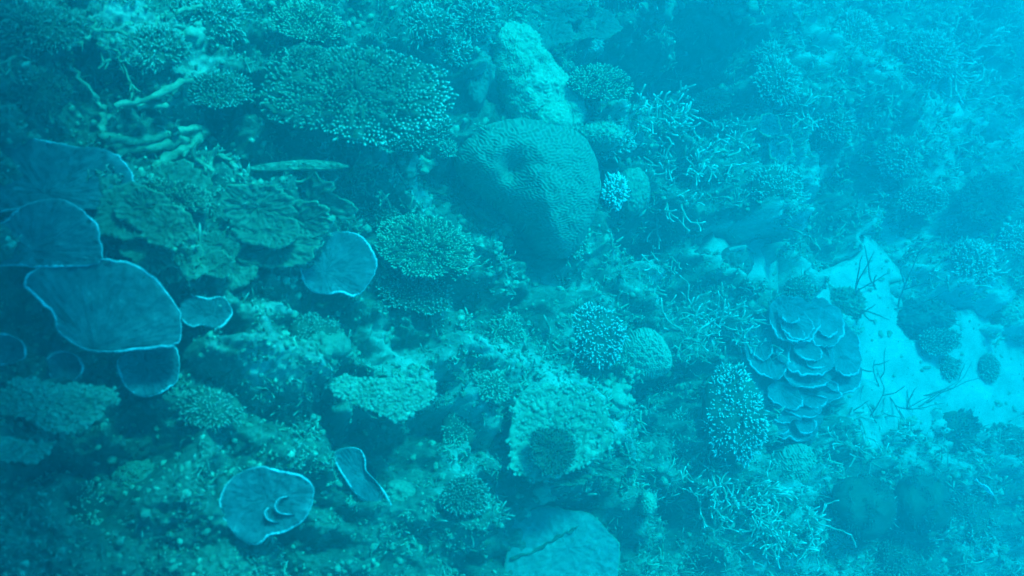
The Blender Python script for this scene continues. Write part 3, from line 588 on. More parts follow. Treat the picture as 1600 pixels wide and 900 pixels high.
# table corals
table([(410,150),(420,105),(450,90),(490,85),(530,75),(590,75),(640,92),(690,110),(707,145),(700,180),(670,200),(630,215),(590,225),(550,225),(500,205),(450,195),(415,180)], 'largest table coral, dark with white-tipped right edge, upper middle left', sp=8.5, k_=.72, fat=.36, lift=.34, dome=.12, mid_tip=.35, tipfn=lambda u, r: .45+.75*np.clip(u[:,0]*.8-u[:,1]*.7+.2, 0, 1)*(r > .55), length=1.2)
table([(420,25),(445,6),(480,2),(515,12),(538,38),(535,55),(510,65),(470,62),(435,48)], 'pale round table coral at the top, above the largest table coral', sp=7, lift=.32, mat='tablegreen', mid_tip=.6, length=1.1)
table([(450,85),(470,72),(500,72),(515,85),(510,100),(480,105),(455,98)], 'small smooth round table coral touching the top left of the largest one', sp=6, lift=.14, mat='tablepale', mid_tip=.2, length=.8)
table([(588,360),(610,342),(650,335),(690,340),(715,358),(738,385),(735,415),(722,433),(700,425),(680,435),(640,430),(605,410),(588,390)], 'fuzzy pale green round table coral right of the white-rimmed plate', sp=7, lift=.26, mat='tablegreen', mid_tip=.5, length=1.1, cpx=(655,385))
table([(588,430),(640,432),(690,440),(705,465),(690,490),(640,485),(600,470)], 'darker table coral half hidden under the fuzzy pale green one', sp=8, lift=.10, mat='table', mid_tip=.7, edge_tip=1)
table([(640,300),(670,278),(720,275),(770,285),(795,310),(790,345),(750,365),(700,358),(655,345)], 'dark velvety table coral at the lower left of the great brain coral', sp=6, lift=.10, mat='tabledark', mid_tip=.35, edge_tip=.7, length=1.2)
table([(885,125),(905,104),(935,100),(970,110),(988,130),(985,150),(955,158),(920,152),(895,142)], 'bright green table coral with spiky rim beside the smooth mound', sp=7, lift=.34, mat='tablegreen', mid_tip=.35, length=1.1, edge_tip=1)
table([(545,335),(570,320),(600,318),(622,330),(618,348),(585,355),(555,350)], 'small fuzzy table coral above the gap beside the white-rimmed plate', sp=7, lift=.10)
table([(285,140),(310,120),(350,112),(385,122),(395,145),(370,165),(330,168),(295,160)], 'shallow ragged table coral left of the largest table coral', sp=8, lift=.15, mid_tip=.5)
table([(1085,152),(1105,140),(1130,140),(1142,152),(1135,170),(1110,177),(1090,168)], 'small round dark table coral with pale edge above the staghorn tangle', sp=6, lift=.16, mat='tabledark', mid_tip=.15)
table([(575,620),(600,605),(640,600),(668,615),(660,645),(622,658),(590,645)], 'pale granular table coral on the flat-topped ledge', sp=6, lift=.36, mat='tablepale', mid_tip=.5, length=1.0, n=(.12,-.3,.94))
table([(828,680),(850,668),(885,672),(900,700),(890,730),(860,745),(835,725)], 'dark round coral set in the hollow of the crusted platform', sp=7, lift=.30, mat='tabledark', mid_tip=.4)
table([(1500,300),(1525,275),(1560,270),(1582,290),(1585,325),(1560,345),(1520,345),(1500,325)], 'dim broad table coral in the haze at the right edge', sp=7, lift=.2, mat='tabledark', mid_tip=.4)
table([(1405,300),(1440,290),(1470,300),(1480,320),(1450,335),(1415,330)], 'dim table coral left of the broad one at the right edge', sp=7, lift=.2, mat='table', mid_tip=.6)
table([(1440,520),(1470,512),(1500,520),(1495,545),(1465,556),(1440,545)], 'shaded table coral standing over open sand, right', sp=7, lift=.14, mat='stag', mid_tip=.5, length=1)
table([(690,765),(710,748),(740,742),(760,760),(762,790),(740,803),(705,800),(688,785)], 'small tilted table coral with crusted pale rim, bottom middle', sp=7, lift=.14, mid_tip=.6, n=(.3,-.4,.85))
table([(650,195),(670,180),(700,185),(705,205),(675,225),(640,235),(600,232),(580,215),(610,205)], 'white-tipped shelf below the right edge of the largest table coral', sp=8, lift=.16, mid_tip=1.0, length=1.6)
table([(200,300),(240,280),(290,285),(330,305),(320,330),(270,325),(225,320)], 'low ruffled coral over the tiered olive leaves', sp=7, lift=.22, mat='tablepale', mid_tip=.1, length=.7)
# brain and massive corals
dome([(712,235),(735,210),(780,193),(830,190),(880,200),(915,225),(932,260),(935,300),(925,345),(905,385),(880,404),(855,395),(830,365),(800,335),(765,310),(730,285),(712,260)], 'great brain coral with wavy ridges and a deep dimple, in the upper middle', h=.75, lump=.012, groove=4.3, gdepth=.0042, dimples=[(803,258,20,.38),(800,300,30,.14)], res=260, aniso=1.6, sink=-.26)
dome([(968,555),(980,525),(1005,512),(1030,525),(1047,555),(1045,580),(1020,592),(990,588)], 'smooth round brain coral right of the dark white-dotted bush', h=.75, sink=-.14, mat='brainpale', groove=3.6, gdepth=.004, res=130)
dome([(1207,720),(1225,698),(1255,695),(1278,712),(1280,740),(1262,762),(1230,768),(1210,748)], 'round brain coral just below the whorled rose-like coral', h=.8, groove=4, gdepth=.005, res=110, mat='massivegreen')
dome([(1118,405),(1135,387),(1160,385),(1176,400),(1172,425),(1150,440),(1125,430)], 'dark smooth dome coral on pale rubble, right of the middle', h=.8, mat='massivedark', name='dome_coral', cat='dome coral', res=50)
dome([(960,290),(975,267),(1000,266),(1014,290),(1012,320),(990,335),(968,322)], 'pale lilac dome coral right of the small white finger coral', h=.7, sink=-.1, mat='massivegreen', pores=.004, name='dome_coral', cat='dome coral', res=56)
dome([(1517,200),(1530,182),(1555,182),(1570,205),(1560,228),(1535,232),(1520,220)], 'dim round dome coral near the upper right edge', h=.8, mat='massivedark', name='dome_coral', cat='dome coral', res=36)
dome([(1488,258),(1500,247),(1515,252),(1518,266),(1502,272)], 'tiny dim dome coral below the one near the upper right edge', h=.8, mat='massivedark', name='dome_coral', cat='dome coral', res=40)
dome([(1552,490),(1565,468),(1590,466),(1605,485),(1600,508),(1570,512)], 'pale round dome coral beside the sand at the right edge', h=.7, mat='massive', pores=.006, name='dome_coral', cat='dome coral', res=56)
dome([(764,62),(773,42),(800,36),(830,46),(850,75),(868,105),(895,135),(915,175),(900,210),(850,206),(808,190),(788,155),(774,120),(772,85)], 'long smooth pale mound coral running down to the great brain coral', h=.5, mat='massive', lump=.022, lumpw=.5, name='mound_coral', cat='mound coral', pores=.005, res=130, power=2.5, sink=-.18)
dome([(838,180),(850,162),(875,160),(893,180),(890,203),(862,205),(842,198)], 'bright green smooth hump on top of the great brain coral', h=.7, mat='green', name='mound_coral', cat='mound coral', sink=-.24, res=50)
dome([(905,205),(930,190),(960,195),(975,215),(955,225),(920,222)], 'flat crusty pale hump above the pale blue fingered coral', h=.5, mat='massive', pores=.008, name='mound_coral', cat='mound coral', sink=-.16, res=50)
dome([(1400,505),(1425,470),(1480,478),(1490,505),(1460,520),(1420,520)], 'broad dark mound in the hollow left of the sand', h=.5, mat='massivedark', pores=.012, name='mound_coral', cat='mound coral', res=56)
dome([(1290,460),(1310,450),(1340,455),(1350,480),(1335,498),(1305,490)], 'dusky crusty mound between sand and the whorled coral', h=.45, mat='massivegreen', pores=.014, name='mound_coral', cat='mound coral', res=50)
dome([(1002,775),(1012,768),(1022,778),(1024,795),(1012,805),(1002,795)], 'small smooth greenish knob above the rubble, bottom middle', h=.8, pores=.004, mat='massive', name='mound_coral', cat='mound coral', res=36)
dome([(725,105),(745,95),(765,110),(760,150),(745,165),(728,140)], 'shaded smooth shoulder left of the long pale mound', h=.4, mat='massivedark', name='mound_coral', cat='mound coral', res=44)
dome([(605,755),(630,750),(650,765),(648,785),(625,795),(606,782)], 'round knob with a small mouth beside the crescent plate', h=.8, mat='massivegreen', dimples=[(622,774,6,.35)], name='mound_coral', cat='mound coral', res=44)
dome([(175,740),(205,722),(245,726),(262,745),(245,765),(205,772),(180,760)], 'smooth rounded dim mound at the lower left', h=.5, mat='massivegreen', name='mound_coral', cat='mound coral', res=56, pores=.005)
dome([(905,60),(925,45),(942,60),(938,78),(915,82)], 'white crusted knob right of the long pale mound', h=.7, mat='massivewhite', pores=.012, name='mound_coral', cat='mound coral', res=44)
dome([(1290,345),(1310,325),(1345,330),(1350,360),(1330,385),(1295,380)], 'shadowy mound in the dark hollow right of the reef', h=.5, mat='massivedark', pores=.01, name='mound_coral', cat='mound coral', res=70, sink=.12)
# bushes
bush(122, 800, 80, up=.22, label='wide dome of stubby fingers at the lower left corner', sp=11, h=.5, length=1.6, mid_tip=1.1, ell=(1.05,.8), fat=.36, mat='tablepale')
bush(922, 530, 54, up=.16, label='dark bush coral sprinkled with white tips, left of the smooth round brain coral', sp=9, h=.6, length=1.6, mid_tip=1.3, ell=(1,1), mat='tabledark2')
bush(1137, 650, 60, up=.12, label='large bush coral covered in white dots, left of the whorled coral', sp=9, h=.7, length=1.6, mid_tip=1.3, ell=(.95,1.35), mat='tabledark2')
bush(950, 312, 24, up=.25, label='small nearly white finger coral by the right edge of the great brain coral', sp=6.5, h=.6, length=1.4, mid_tip=1, ell=(.9,1.3), mat='pale', base='tablebase', jit=.8, fat=.4)
bush(945, 232, 36, up=.16, label='pale blue fingered coral in the nook above the small white one', sp=8, h=.6, length=1.6, mid_tip=1, mat='stag', ell=(1.2,.8))
bush(1336, 790, 58, up=.12, label='left of the two big dark round bushes near the bottom right', sp=6.5, h=.75, length=1.1, mat='tabledark', mid_tip=.25)
bush(1428, 785, 52, up=.12, label='right of the two big dark round bushes near the bottom right', sp=6.5, h=.75, length=1.1, mat='tabledark', mid_tip=.25)
bush(1542, 575, 22, 'dusky tuft coral standing alone on the sand at the right', sp=6, h=.45, length=1.2, mat='stag', mid_tip=.3, ell=(.9,1.2))
bush(1245, 455, 26, 'dusky little bush just above the whorled coral', sp=7, h=.7, length=1.4, mat='table', mid_tip=.5)
bush(1210, 130, 42, 'bushy pale coral at the edge of the great dark hollow', sp=8, h=.6, length=1.7, mat='stag', mid_tip=.8)
bush(1200, 95, 28, 'small spiky coral above the bushy pale one by the dark hollow', sp=7, h=.6, length=2, mat='stag', mid_tip=.8)
bush(1210, 300, 48, 'pale pitted bushy coral right of the staghorn tangle', sp=8, h=.5, length=1.2, mat='stag', mid_tip=.8)
bush(1060, 655, 15, 'tiny starry coral beside a round dark hole', sp=6, h=.8, length=1.8, mat='stag', mid_tip=1.2)
bush(1035, 605, 14, 'tiny pale bush under the smooth round brain coral', sp=6, h=.8, length=1.6, mat='stag', mid_tip=1.2)
bush(770, 605, 30, 'low bright crusty bush near the centre of the photo', sp=7, h=.4, length=1.2, mat='tablepale', mid_tip=.9)
bush(720, 670, 36, 'pale cauliflower coral below the centre', sp=7, h=.55, length=1.0, mat='tablepale', mid_tip=.6)
bush(790, 520, 32, 'fuzzy pale bush coral at the centre of the photo', sp=7, h=.5, length=1.3, mat='tablepale', mid_tip=.8)
bush(490, 520, 36, 'low grainy bush below the white-rimmed plate', sp=7, h=.45, length=1.0, mat='table', mid_tip=.6, ell=(1.2,.8))
bush(330, 640, 45, 'low knobbly bush above the dim slope, lower left', sp=9, h=.4, length=1.2, mat='table', mid_tip=.6, ell=(1.2,.8))
bush(700, 235, 16, 'little pale clump at the left shoulder of the great brain coral', sp=6, h=.8, length=1.4, mat='tablepale', mid_tip=1)
bush(895, 385, 26, 'bright crumbly coral at the foot of the great brain coral', sp=7, h=.5, length=1.3, mat='tablepale', mid_tip=1)
bush(1515, 410, 40, 'speckled bushy coral in the haze above the sand', sp=8, h=.5, length=1.6, mat='stag', mid_tip=1)
bush(1580, 380, 34, 'speckled bushy coral cut by the right edge of the photo', sp=8, h=.5, length=1.6, mat='stag', mid_tip=1)
bush(1480, 575, 20, 'faint low tuft on the sand beside the dusky tuft', sp=6, h=.5, length=1.6, mat='stag', mid_tip=.6)
bush(1400, 250, 38, 'faint bushy coral in the upper right haze', sp=8, h=.5, length=1.6, mat='table', mid_tip=.8)
bush(1300, 195, 36, 'dusky bushy coral in the upper right', sp=8, h=.5, length=1.6, mat='table', mid_tip=.7)
bush(1330, 60, 45, 'broad faint bushy coral at the top right', sp=8, h=.4, length=1.6, mat='stag', mid_tip=.6)
bush(1450, 90, 48, 'pale spread of bushy coral at the top right', sp=8, h=.4, length=1.6, mat='stag', mid_tip=.6)
bush(1570, 700, 45, 'hazy mass of coral at the right edge below the sand', sp=8, h=.5, length=1.4, mat='table', mid_tip=.4)
bush(1490, 680, 45, 'hazy brownish bush below the open sand', sp=8, h=.5, length=1.4, mat='tabledark', mid_tip=.4)
bush(1500, 810, 50, 'hazy round bush in the bottom right corner', sp=8, h=.5, length=1.2, mat='table', mid_tip=.3)
bush(1400, 870, 40, 'hazy low bush at the bottom edge, right', sp=8, h=.5, length=1.2, mat='table', mid_tip=.3)
bush(660, 40, 48, 'dark spiky bush at the top, right of the pale round table coral', sp=9, h=.5, length=2, mat='table', mid_tip=.9, ell=(1.2,.7))
bush(700, 85, 36, 'spiky white-tipped bush above the largest table coral', sp=9, h=.5, length=2, mat='table', mid_tip=1.2, ell=(1.2,.7))
bush(740, 30, 36, 'dim spiky bush at the top, left of the long pale mound', sp=9, h=.5, length=2, mat='table', mid_tip=.8)
bush(230, 80, 62, 'broad dark bush of short fingers at the upper left', sp=9, h=.35, length=1.8, mat='table', mid_tip=.7, ell=(1.2,.7))
bush(200, 140, 45, 'dark speckled bush between the dead branches', sp=8, h=.35, length=1.2, mat='tabledark', mid_tip=.9, ell=(1.2,.6))
bush(60, 50, 70, 'dim blurred bush at the top left corner', sp=9, h=.35, length=2, mat='table', mid_tip=.5, ell=(1.2,.6))
bush(330, 35, 60, 'brownish spiky bush at the top left of the pale round table', sp=9, h=.35, length=1.8, mat='table', mid_tip=.9, ell=(1.2,.6))
bush(60, 150, 55, 'dark leafy-looking bush at the left edge above the plates', sp=9, h=.35, length=2, mat='tabledark', mid_tip=.5, ell=(1.2,.7))
# branching corals
thicket(1090, 255, 70, 'bright tangle of staghorn branches right of the great brain coral', count=34, thick=2.2, lenpx=46, ell=(1,.9), flat=.3)
thicket(1030, 175, 55, 'stubby branching coral in front of the great dark hollow', count=60, thick=2.6, lenpx=18, split=.3, ell=(1.1,.9), flat=.7)
thicket(1140, 215, 40, 'fine pale staghorn patch behind the bright tangle', count=30, thick=2, lenpx=26, flat=.5)
thicket(1050, 330, 34, 'loose staghorn twigs hanging over the dark hollow right of the brain coral', count=12, thick=2, lenpx=36, flat=.15)
thicket(1040, 410, 30, 'few thin twigs crossing the dark hollow at centre right', count=8, thick=1.8, lenpx=40, flat=.15)
thicket(1110, 510, 70, 'thin wiry staghorn tangle left of the whorled coral', count=34, thick=1.8, lenpx=50, ell=(1.1,.6), flat=.3)
thicket(1150, 790, 70, 'pale staghorn thicket at the bottom, left part', count=44, thick=2.0, lenpx=42, ell=(.9,.9), flat=.4)
thicket(1215, 840, 70, 'pale staghorn thicket at the bottom, right part', count=44, thick=2.0, lenpx=46, ell=(.9,.9), flat=.4)
thicket(1095, 740, 34, 'small staghorn clump left of the pale thicket at the bottom', count=18, thick=2.2, lenpx=24, flat=.6)
thicket(1380, 480, 60, 'dark whip-like branches arching over the bright sand', count=10, thick=1.4, lenpx=100, mat='stagdark', split=.05, curl=.10, depth=1, individual=True, flat=.5, ell=(1,.8), name='whip_coral', cat='whip coral')
thicket(1400, 625, 80, 'long thin crossing branches on the sand right of the whorled coral', count=18, thick=1.0, lenpx=80, mat='stagdark', split=.10, curl=.10, depth=1, individual=True, flat=.15, ell=(1.2,.7), name='whip_coral', cat='whip coral')
thicket(1350, 690, 60, 'twiggy staghorn growth under the long crossing branches', count=24, thick=1.8, lenpx=40, mat='stag', flat=.3)
thicket(1500, 430, 50, 'hazy twiggy coral above the sand at right', count=30, thick=2, lenpx=28, flat=.5)
thicket(1250, 640, 30, 'tiny twigs growing on the whorled coral at its lower right', count=4, thick=1.2, lenpx=16, flat=.6)
thicket(1180, 545, 26, 'wiry twigs leaning on the left side of the whorled coral', count=14, thick=1.5, lenpx=34, flat=.6)
thicket(1500, 120, 60, 'faint branching coral in the upper right corner', count=34, thick=2.2, lenpx=32, flat=.4)
thicket(1240, 180, 30, 'antler-like twigs in the upper right', count=12, thick=2.0, lenpx=30, flat=.4)
thicket(560, 290, 40, 'crooked dead twigs around the narrow slab', count=12, thick=2.6, lenpx=40, mat='dead', flat=.1)
thicket(330, 250, 40, 'crooked dead branches under the fallen thick one', count=9, thick=5, lenpx=50, mat='dead', flat=.05, split=.15)
thicket(110, 90, 70, 'sparse dim branches at the upper left', count=16, thick=2.6, lenpx=50, mat='dead', flat=.2, ell=(1.3,.6))
# heaps of lobes
lobes(1030, 22, 44, 'rounded pale coral heap hanging over the top of the dark hollow', 26, up=.15, size=.26, mat='massivegreen', fine=.09)
lobes(1138, 22, 44, 'greyish rounded coral heap at the top, right of the pale one', 22, up=.15, size=.26, mat='massivegreen', fine=.09)
lobes(785, 368, 26, 'cluster of small pale balls at the left foot of the brain coral', 12, up=.02, size=.26, mat='massive')
lobes(655, 265, 30, 'row of white lumps below the largest table coral', 10, up=.04, size=.28, mat='massive', ell=(1.3,.6))
lobes(1040, 590, 18, 'small heap of pale lumps below the smooth round brain coral', 7, size=.35, mat='massivegreen')
lobes(520, 545, 40, 'group of smooth egg-shaped lumps below the white-rimmed plate', 10, size=.32, mat='massivegreen', ell=(1.1,.7))
lobes(300, 60, 40, 'pale knobs among the bushes at the upper left', 10, size=.22, mat='massive', ell=(1.3,.7))
lobes(850, 775, 22, 'white crusted lumps hanging below the platform edge', 7, size=.36, mat='massive', fine=.1)
lobes(1150, 690, 22, 'pale little lumps below the white-dotted bush', 7, size=.3, mat='massive', fine=.1)
lobes(735, 480, 24, 'pale lumps near the centre of the photo', 8, size=.3, mat='massivegreen', fine=.1)
lobes(960, 620, 40, 'white crumbly heap above the small pointed ledge', 16, size=.24, mat='massive', fine=.12)
lobes(855, 625, 40, 'jagged pale crust heap on the back of the platform', 16, size=.22, mat='massive', fine=.12, ell=(1.2,.7))
lobes(1420, 660, 20, 'white pebbly lumps among the long crossing branches', 8, size=.22, mat='massive', ell=(1.3,.7))
lobes(985, 590, 18, 'little bright lumps right under the dark white-dotted bush', 6, size=.3, mat='massive')
lobes(60, 300, 16, 'small pale lumps lying on the uppermost left plate', 3, size=.3, mat='massivegreen')

# whorled, rose-like coral: leaves stacked on one another (traced at double scale)
def whorl():
    n = (.12,-.32,.94); c, foot, D = locate((1250,585), .34, n); root = root_at('whorled_coral', foot, 'large rose-like whorled coral with many pale-edged leaves beside the sand', 'whorled coral')
    L = [(.8,[(695,275),(720,250),(760,300),(790,345),(850,375),(900,400),(860,420),(800,405),(740,372),(705,322)]),
     (.6,[(775,400),(800,440),(850,470),(868,462),(890,478),(935,470),(960,440),(968,395),(900,370),(840,360)]),
     (1,[(1090,240),(1088,300),(1060,322),(1020,325),(985,300),(1000,250),(1050,230)]),
     (2,[(1010,90),(1060,125),(1088,180),(1090,240),(1072,268),(1035,270),(1000,230),(980,160)]),
     (1.5,[(890,28),(950,28),(1000,48),(1032,85),(1038,130),(1020,165),(975,185),(930,150),(900,90)]),
     (2,[(735,130),(752,90),(790,50),(830,40),(860,100),(870,200),(845,272),(815,282),(780,268),(745,235),(728,190)]),
     (1.6,[(738,250),(790,260),(840,262),(870,290),(930,290),(990,290),(1027,330),(1020,347),(975,362),(955,398),(900,402),(862,382),(810,362),(768,335),(738,290)]),
     (2.5,[(852,255),(875,300),(940,310),(985,295),(1010,262),(960,240),(900,240)]),
     (3.2,[(832,190),(850,240),(900,266),(960,270),(1000,245),(1007,190),(985,160),(930,150),(870,150)]),
     (3.6,[(805,60),(828,32),(870,25),(920,38),(955,70),(962,110),(942,150),(905,170),(870,168),(832,152),(812,110)]),
     (2.6,[(800,310),(830,290),(880,305),(906,340),(902,368),(878,380),(830,362),(805,340)]),
     (4.0,[(880,185),(920,168),(955,178),(967,212),(945,226),(905,215)]),
     (4.4,[(832,72),(850,50),(885,55),(915,75),(940,115),(932,145),(905,160),(870,150),(842,115)]),
     (5.0,[(852,112),(880,105),(908,130),(910,156),(880,166),(856,148)]),
     (2.2,[(1015,225),(1040,210),(1075,235),(1068,266),(1040,270),(1020,250)]),
     (2.4,[(945,60),(985,70),(1015,110),(1012,140),(985,150),(950,120)]),(1.9,[(905,330),(950,335),(985,345),(975,365),(945,375),(910,360)]),(2.0,[(745,150),(775,120),(805,150),(812,200),(785,225),(752,200)]),(1.4,[(885,420),(920,405),(950,420),(940,448),(905,452)]),(3.4,[(925,205),(955,215),(980,205),(990,235),(955,250),(925,240)]),(2.9,[(860,225),(890,230),(915,250),(895,262),(865,250)]),(2.1,[(800,440),(830,420),(862,432),(858,452),(825,455)]), (5.2,[(846,80),(866,66),(890,80),(896,100),(870,108),(850,98)])]
    up = unit(np.array(n)+UP*.5)
    for k, (lv, P) in enumerate(L):
        P = [(800+x/2, 450+y/2) for x, y in P]; a = math.sin(k*2.1)*.10; b = math.cos(k*1.7)*.07; cx, cy_ = centre(P); tx = (cx-1245)/90*.22; ty = -(cy_-575)/110*.18
        d = ray(cx, cy_); nn = unit(n); cc = c+up*.042*lv; q = d*(np.dot(cc, nn)/np.dot(d, nn))
        plate(P, None, n=(n[0]+a*.4+tx, n[1]+b*.4+ty+.20*(lv > 0), n[2]), open_to=(.1,-1,.2) if lv > 2 else (-.3 if cx < 1240 else .6,-.8,0), dish=.30, ripple=.035, ribs=18, rim=.0075, M_=12, thick=.016, mat='whorl', rimmat='whorl_rim', root=root, c0=q, wobble=.16, N=140, off=(-.15, .45))
    d = c-foot; V, F = stalk_mesh(c-up*.12-foot, -UP*.2, .26, .2, 5); obj('stalk', mesh_np('stalk', V, F), M['plate'], root)
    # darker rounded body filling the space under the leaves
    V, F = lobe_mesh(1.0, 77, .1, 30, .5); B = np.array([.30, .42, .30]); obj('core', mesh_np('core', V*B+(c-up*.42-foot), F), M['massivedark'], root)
whorl()
# thick fallen dead branches at the upper left: each limb is a part
def fallen():
    p, D = hit(200, 190); root = root_at('dead_branching_coral', p, 'thick fallen dead branches forming an open frame round a dark gap, upper left', 'dead coral'); m = mpp(D)
    for pts, r, lift in [([(105,95),(125,125),(150,150),(162,172)],3.4,.16),([(162,168),(160,190),(158,212),(170,216)],6,.12),([(180,164),(215,160),(240,150),(272,135),(300,124)],5,.18),([(185,166),(215,168),(258,166)],4,.16),
       ([(160,214),(195,220),(235,215),(275,206),(315,200)],7,.10),([(185,236),(225,232),(270,222),(310,208)],8,.08),([(240,262),(270,245),(300,228),(320,205)],9,.08),([(95,135),(82,160),(78,190)],3,.12),([(145,52),(160,45),(200,52)],3,.14),([(270,20),(295,14),(315,8)],3.5,.16),([(235,52),(248,30),(262,18)],2.6,.14),([(147,30),(150,48),(135,62)],3,.12)]:
        q = smooth_closed(pts+pts[::-1], 60)[:int(60*(2*len(pts)-1)/(2*len(pts)))//2*1]
        t = np.linspace(0, len(pts)-1, 16); i = np.minimum(t.astype(int), len(pts)-2); P2 = np.array(pts, float); P2 = P2[i]*(1-(t-i))[:, None]+P2[i+1]*(t-i)[:, None]
        W = np.array([hit(*a)[0] for a in P2]); h = W[:, 2].copy()
        pl = []; z0 = np.median(h-base_z(W[:, 0], W[:, 1]))
        for a in P2:
            b_, Db = base_hit(*a); pl.append(b_*(1+(-(z0+lift))/(Db*1.25)))
        pl = np.array(pl)-p; rg = np.random.default_rng(len(root.children)+3); pl += rg.standard_normal(pl.shape)*.006
        V, F, T = tubes([(pl, r*m*(1+.18*rg.standard_normal(16)), np.zeros(16))], 9); V += rg.standard_normal(V.shape)*r*m*.10
        obj('branch', mesh_np('branch', V, F), M['dead'], root)
fallen()
# small fish over the reef
def fish(px, py, ang, length, label, mat='fish', up=.35):
    p, D = hit(px, py); d = ray(px, py); q = d*(D-up); L = length*mpp(D)
    root = root_at('fish', q, label, 'fish', None); root.rotation_euler = (0, 0, R(ang))
    t = np.linspace(0, 1, 9); prof = np.array([.02,.10,.155,.17,.155,.12,.08,.045,.03])*L
    V, F, T = tubes([(np.stack([(t-.5)*L, 0*t, 0*t], -1), prof, 0*t)], 10); V[:, 1] *= .45
    obj('body', mesh_np('body', V, F), M[mat], root)
    def fin(nm, pts, w=.004):
        V = np.array([(x*L, s*w, z*L) for s in (-1, 1) for x, z in pts]); n = len(pts); F = [np.array([list(range(n))]), np.array([list(range(2*n-1, n-1, -1))]), np.array([[k, n+k, n+(k+1) % n, (k+1) % n] for k in range(n)])]
        obj(nm, mesh_np(nm, V, F, False), M[mat], root)
    fin('tail_fin', [(.46,.02),(.62,.14),(.57,0),(.62,-.14),(.46,-.02)]); fin('dorsal_fin', [(-.2,.15),(-.05,.24),(.2,.17),(.22,.10)])
fish(640, 358, 150, 20, 'small dark fish hovering over the fuzzy pale green table coral')
fish(543, 160, 25, 17, 'slim pale fish over the middle of the largest table coral', 'fishpale')
fish(566, 117, 20, 13, 'tiny pale fish over the upper part of the largest table coral', 'fishpale')
fish(1540, 763, 130, 30, 'slender pale fish over the hazy bushes at the lower right', 'fishpale')

# ------------------------------------------------------------------ uncountable growth on the rock between the named corals
def scatter(name, label, count, seed, mat, lo, hi, length=2.4, fat=.32, sides=3, per=5, zone=None, tipk=.8, spread=.8, clump=True, minh=-.12, dens=None):
    """little tufts of fingers rooted on raised rock; sizes in photo pixels"""
    r = np.random.default_rng(seed); pos, dr, ln, rd = [], [], [], []; n = 0; tries = 0
    dn = fft_noise(128, 72, 6, 30, seed+1, cell=1.0)
    while n < count and tries < count*8:
        tries += 1; px, py = r.random()*1720-60, r.random()*1000-50
        if zone and not zone(px, py): continue
        if dn[int(np.clip((py+50)/1000*72, 0, 71)), int(np.clip((px+60)/1720*128, 0, 127))] < (dens if dens is not None else -.6): continue
        b, D = base_hit(px, py); hh = float(samp(HZ, b[0], b[1]))
        if hh < (minh if px < 900 else minh-.4) or hh < float(samp(SZ, b[0], b[1]))+.03: continue
        p = b+NRM*hh; s = (lo+(hi-lo)*r.random()**2)*mpp(D); k = per
        d = r.standard_normal((k, 3))*spread+NRM*.8+np.array([0, 0, .5]); pos.append(p+r.standard_normal((k, 3))*s*.8); dr.append(d); ln.append(np.full(k, s*length)*(.5+.8*r.random(k))); rd.append(np.full(k, s*fat)*(.7+.6*r.random(k))); n += 1
    pos, dr, ln, rd = map(np.concatenate, (pos, dr, ln, rd)); V, F, T = branchlets(pos, dr, ln, rd, sides, tipk*(.5+.7*r.random(len(pos))), seed)
    o = obj(name, mesh_np(name, V, F, True, {'tip': T}), M[mat]); return tag(o, label, kind='stuff')
def boulders(name, label, count, seed, mat, lo, hi, minh=-.7):
    r = np.random.default_rng(seed); base = [lobe_mesh(1.0, seed*9+k, .28, 6, .8, .1) for k in range(6)]; Vs, Fq, Ft, off = [], [], [], 0
    for _ in range(count):
        px, py = r.random()*1720-60, r.random()*1000-50; b, D = base_hit(px, py); hh = float(samp(HZ, b[0], b[1]))
        if hh < minh: continue
        s = (lo+(hi-lo)*r.random()**3)*mpp(D); V, F = base[r.integers(6)]; a = r.random()*6.28; c, sn = math.cos(a), math.sin(a)
        V2 = V*s*(.7+.6*r.random(3)); V2 = np.stack([V2[:, 0]*c-V2[:, 1]*sn, V2[:, 0]*sn+V2[:, 1]*c, V2[:, 2]], -1)+b+NRM*(hh+s*.1)
        Vs.append(V2); Fq.append(F[0]+off); Ft.append(F[1]+off); off += len(V)
    o = obj(name, mesh_np(name, np.concatenate(Vs), [np.concatenate(Fq), np.concatenate(Ft)]), M[mat]); return tag(o, label, kind='stuff')
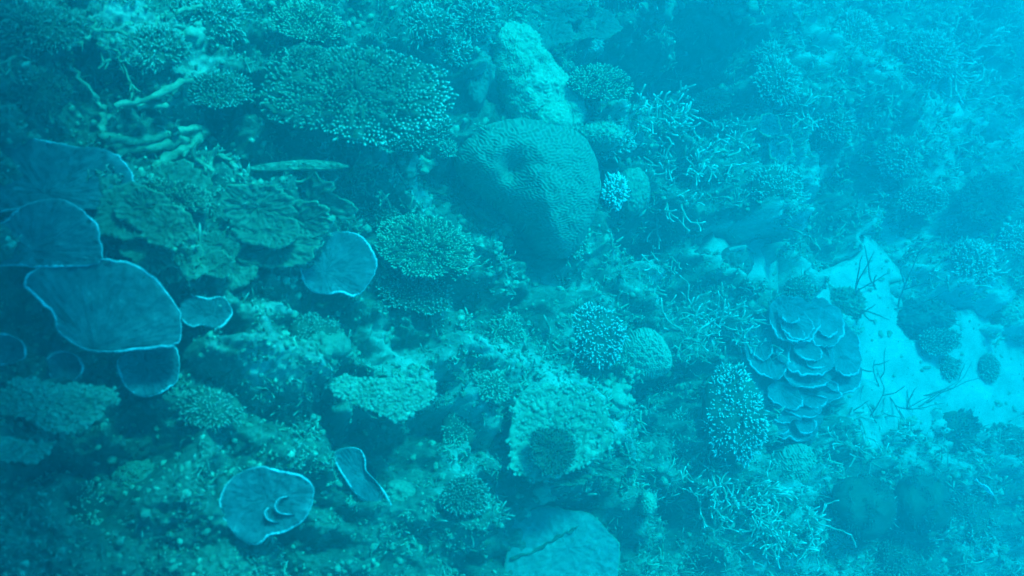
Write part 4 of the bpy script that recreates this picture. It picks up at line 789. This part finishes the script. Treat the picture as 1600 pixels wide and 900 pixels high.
scatter('coral_tufts', 'countless tiny pale coral tufts scattered over the reef rock', 3400, 31, 'table', 3, 7, zone=lambda x, y: True)
scatter('coral_fingers', 'countless small bright coral fingers on the middle of the reef', 3000, 32, 'tablepale', 2.5, 6, zone=lambda x, y: x > 420, tipk=1.0)
scatter('coral_twigs', 'countless thin twigs of staghorn rubble over the right half', 3000, 33, 'stag', 1.6, 3.2, length=6, fat=.30, per=4, zone=lambda x, y: x > 950, tipk=.7, spread=1.0, minh=-.3)
boulders('coral_rubble', 'countless small crusted rubble lumps lying over the reef rock', 5000, 41, 'massivegreen', 2, 8)
boulders('pale_rubble', 'countless small pale rubble pieces lying over the reef rock', 2800, 42, 'massive', 2, 7)

def sand_bits(name, label, count, seed, mat):
    r = np.random.default_rng(seed); base = [lobe_mesh(1.0, seed*9+k, .3, 5, .6, .1) for k in range(5)]; Vs, Fq, Ft, off, n = [], [], [], 0, 0
    while n < count:
        px, py = 1130+r.random()*520, 60+r.random()*860; b, D = base_hit(px, py); hs = float(samp(SZ, b[0], b[1])); n += 1
        if hs < -.5 or float(samp(HZ, b[0], b[1])) > hs: continue
        s = (1.2+4*r.random()**3)*mpp(D); V, F = base[r.integers(5)]; a = r.random()*6.28; c, sn = math.cos(a), math.sin(a); V2 = V*s*np.array([.6+1.6*r.random(), .8, .5])
        V2 = np.stack([V2[:, 0]*c-V2[:, 1]*sn, V2[:, 0]*sn+V2[:, 1]*c, V2[:, 2]], -1)+b+NRM*(hs+s*.1); Vs.append(V2); Fq.append(F[0]+off); Ft.append(F[1]+off); off += len(V)
    o = obj(name, mesh_np(name, np.concatenate(Vs), [np.concatenate(Fq), np.concatenate(Ft)]), M[mat]); return tag(o, label, kind='stuff')
sand_bits('sand_rubble', 'scattered coral fragments lying on the open pale sand', 1700, 51, 'massivegreen')

# ------------------------------------------------------------------ GROUPS: things of one kind share a group
by = {}
for o in list(COL.objects):
    if o.parent is None and o.get('category'): by.setdefault(o['category'], []).append(o)
for c, L in by.items():
    if len(L) > 1:
        for o in L: o['group'] = ('fish over the reef' if c == 'fish' else c+'s on the reef')
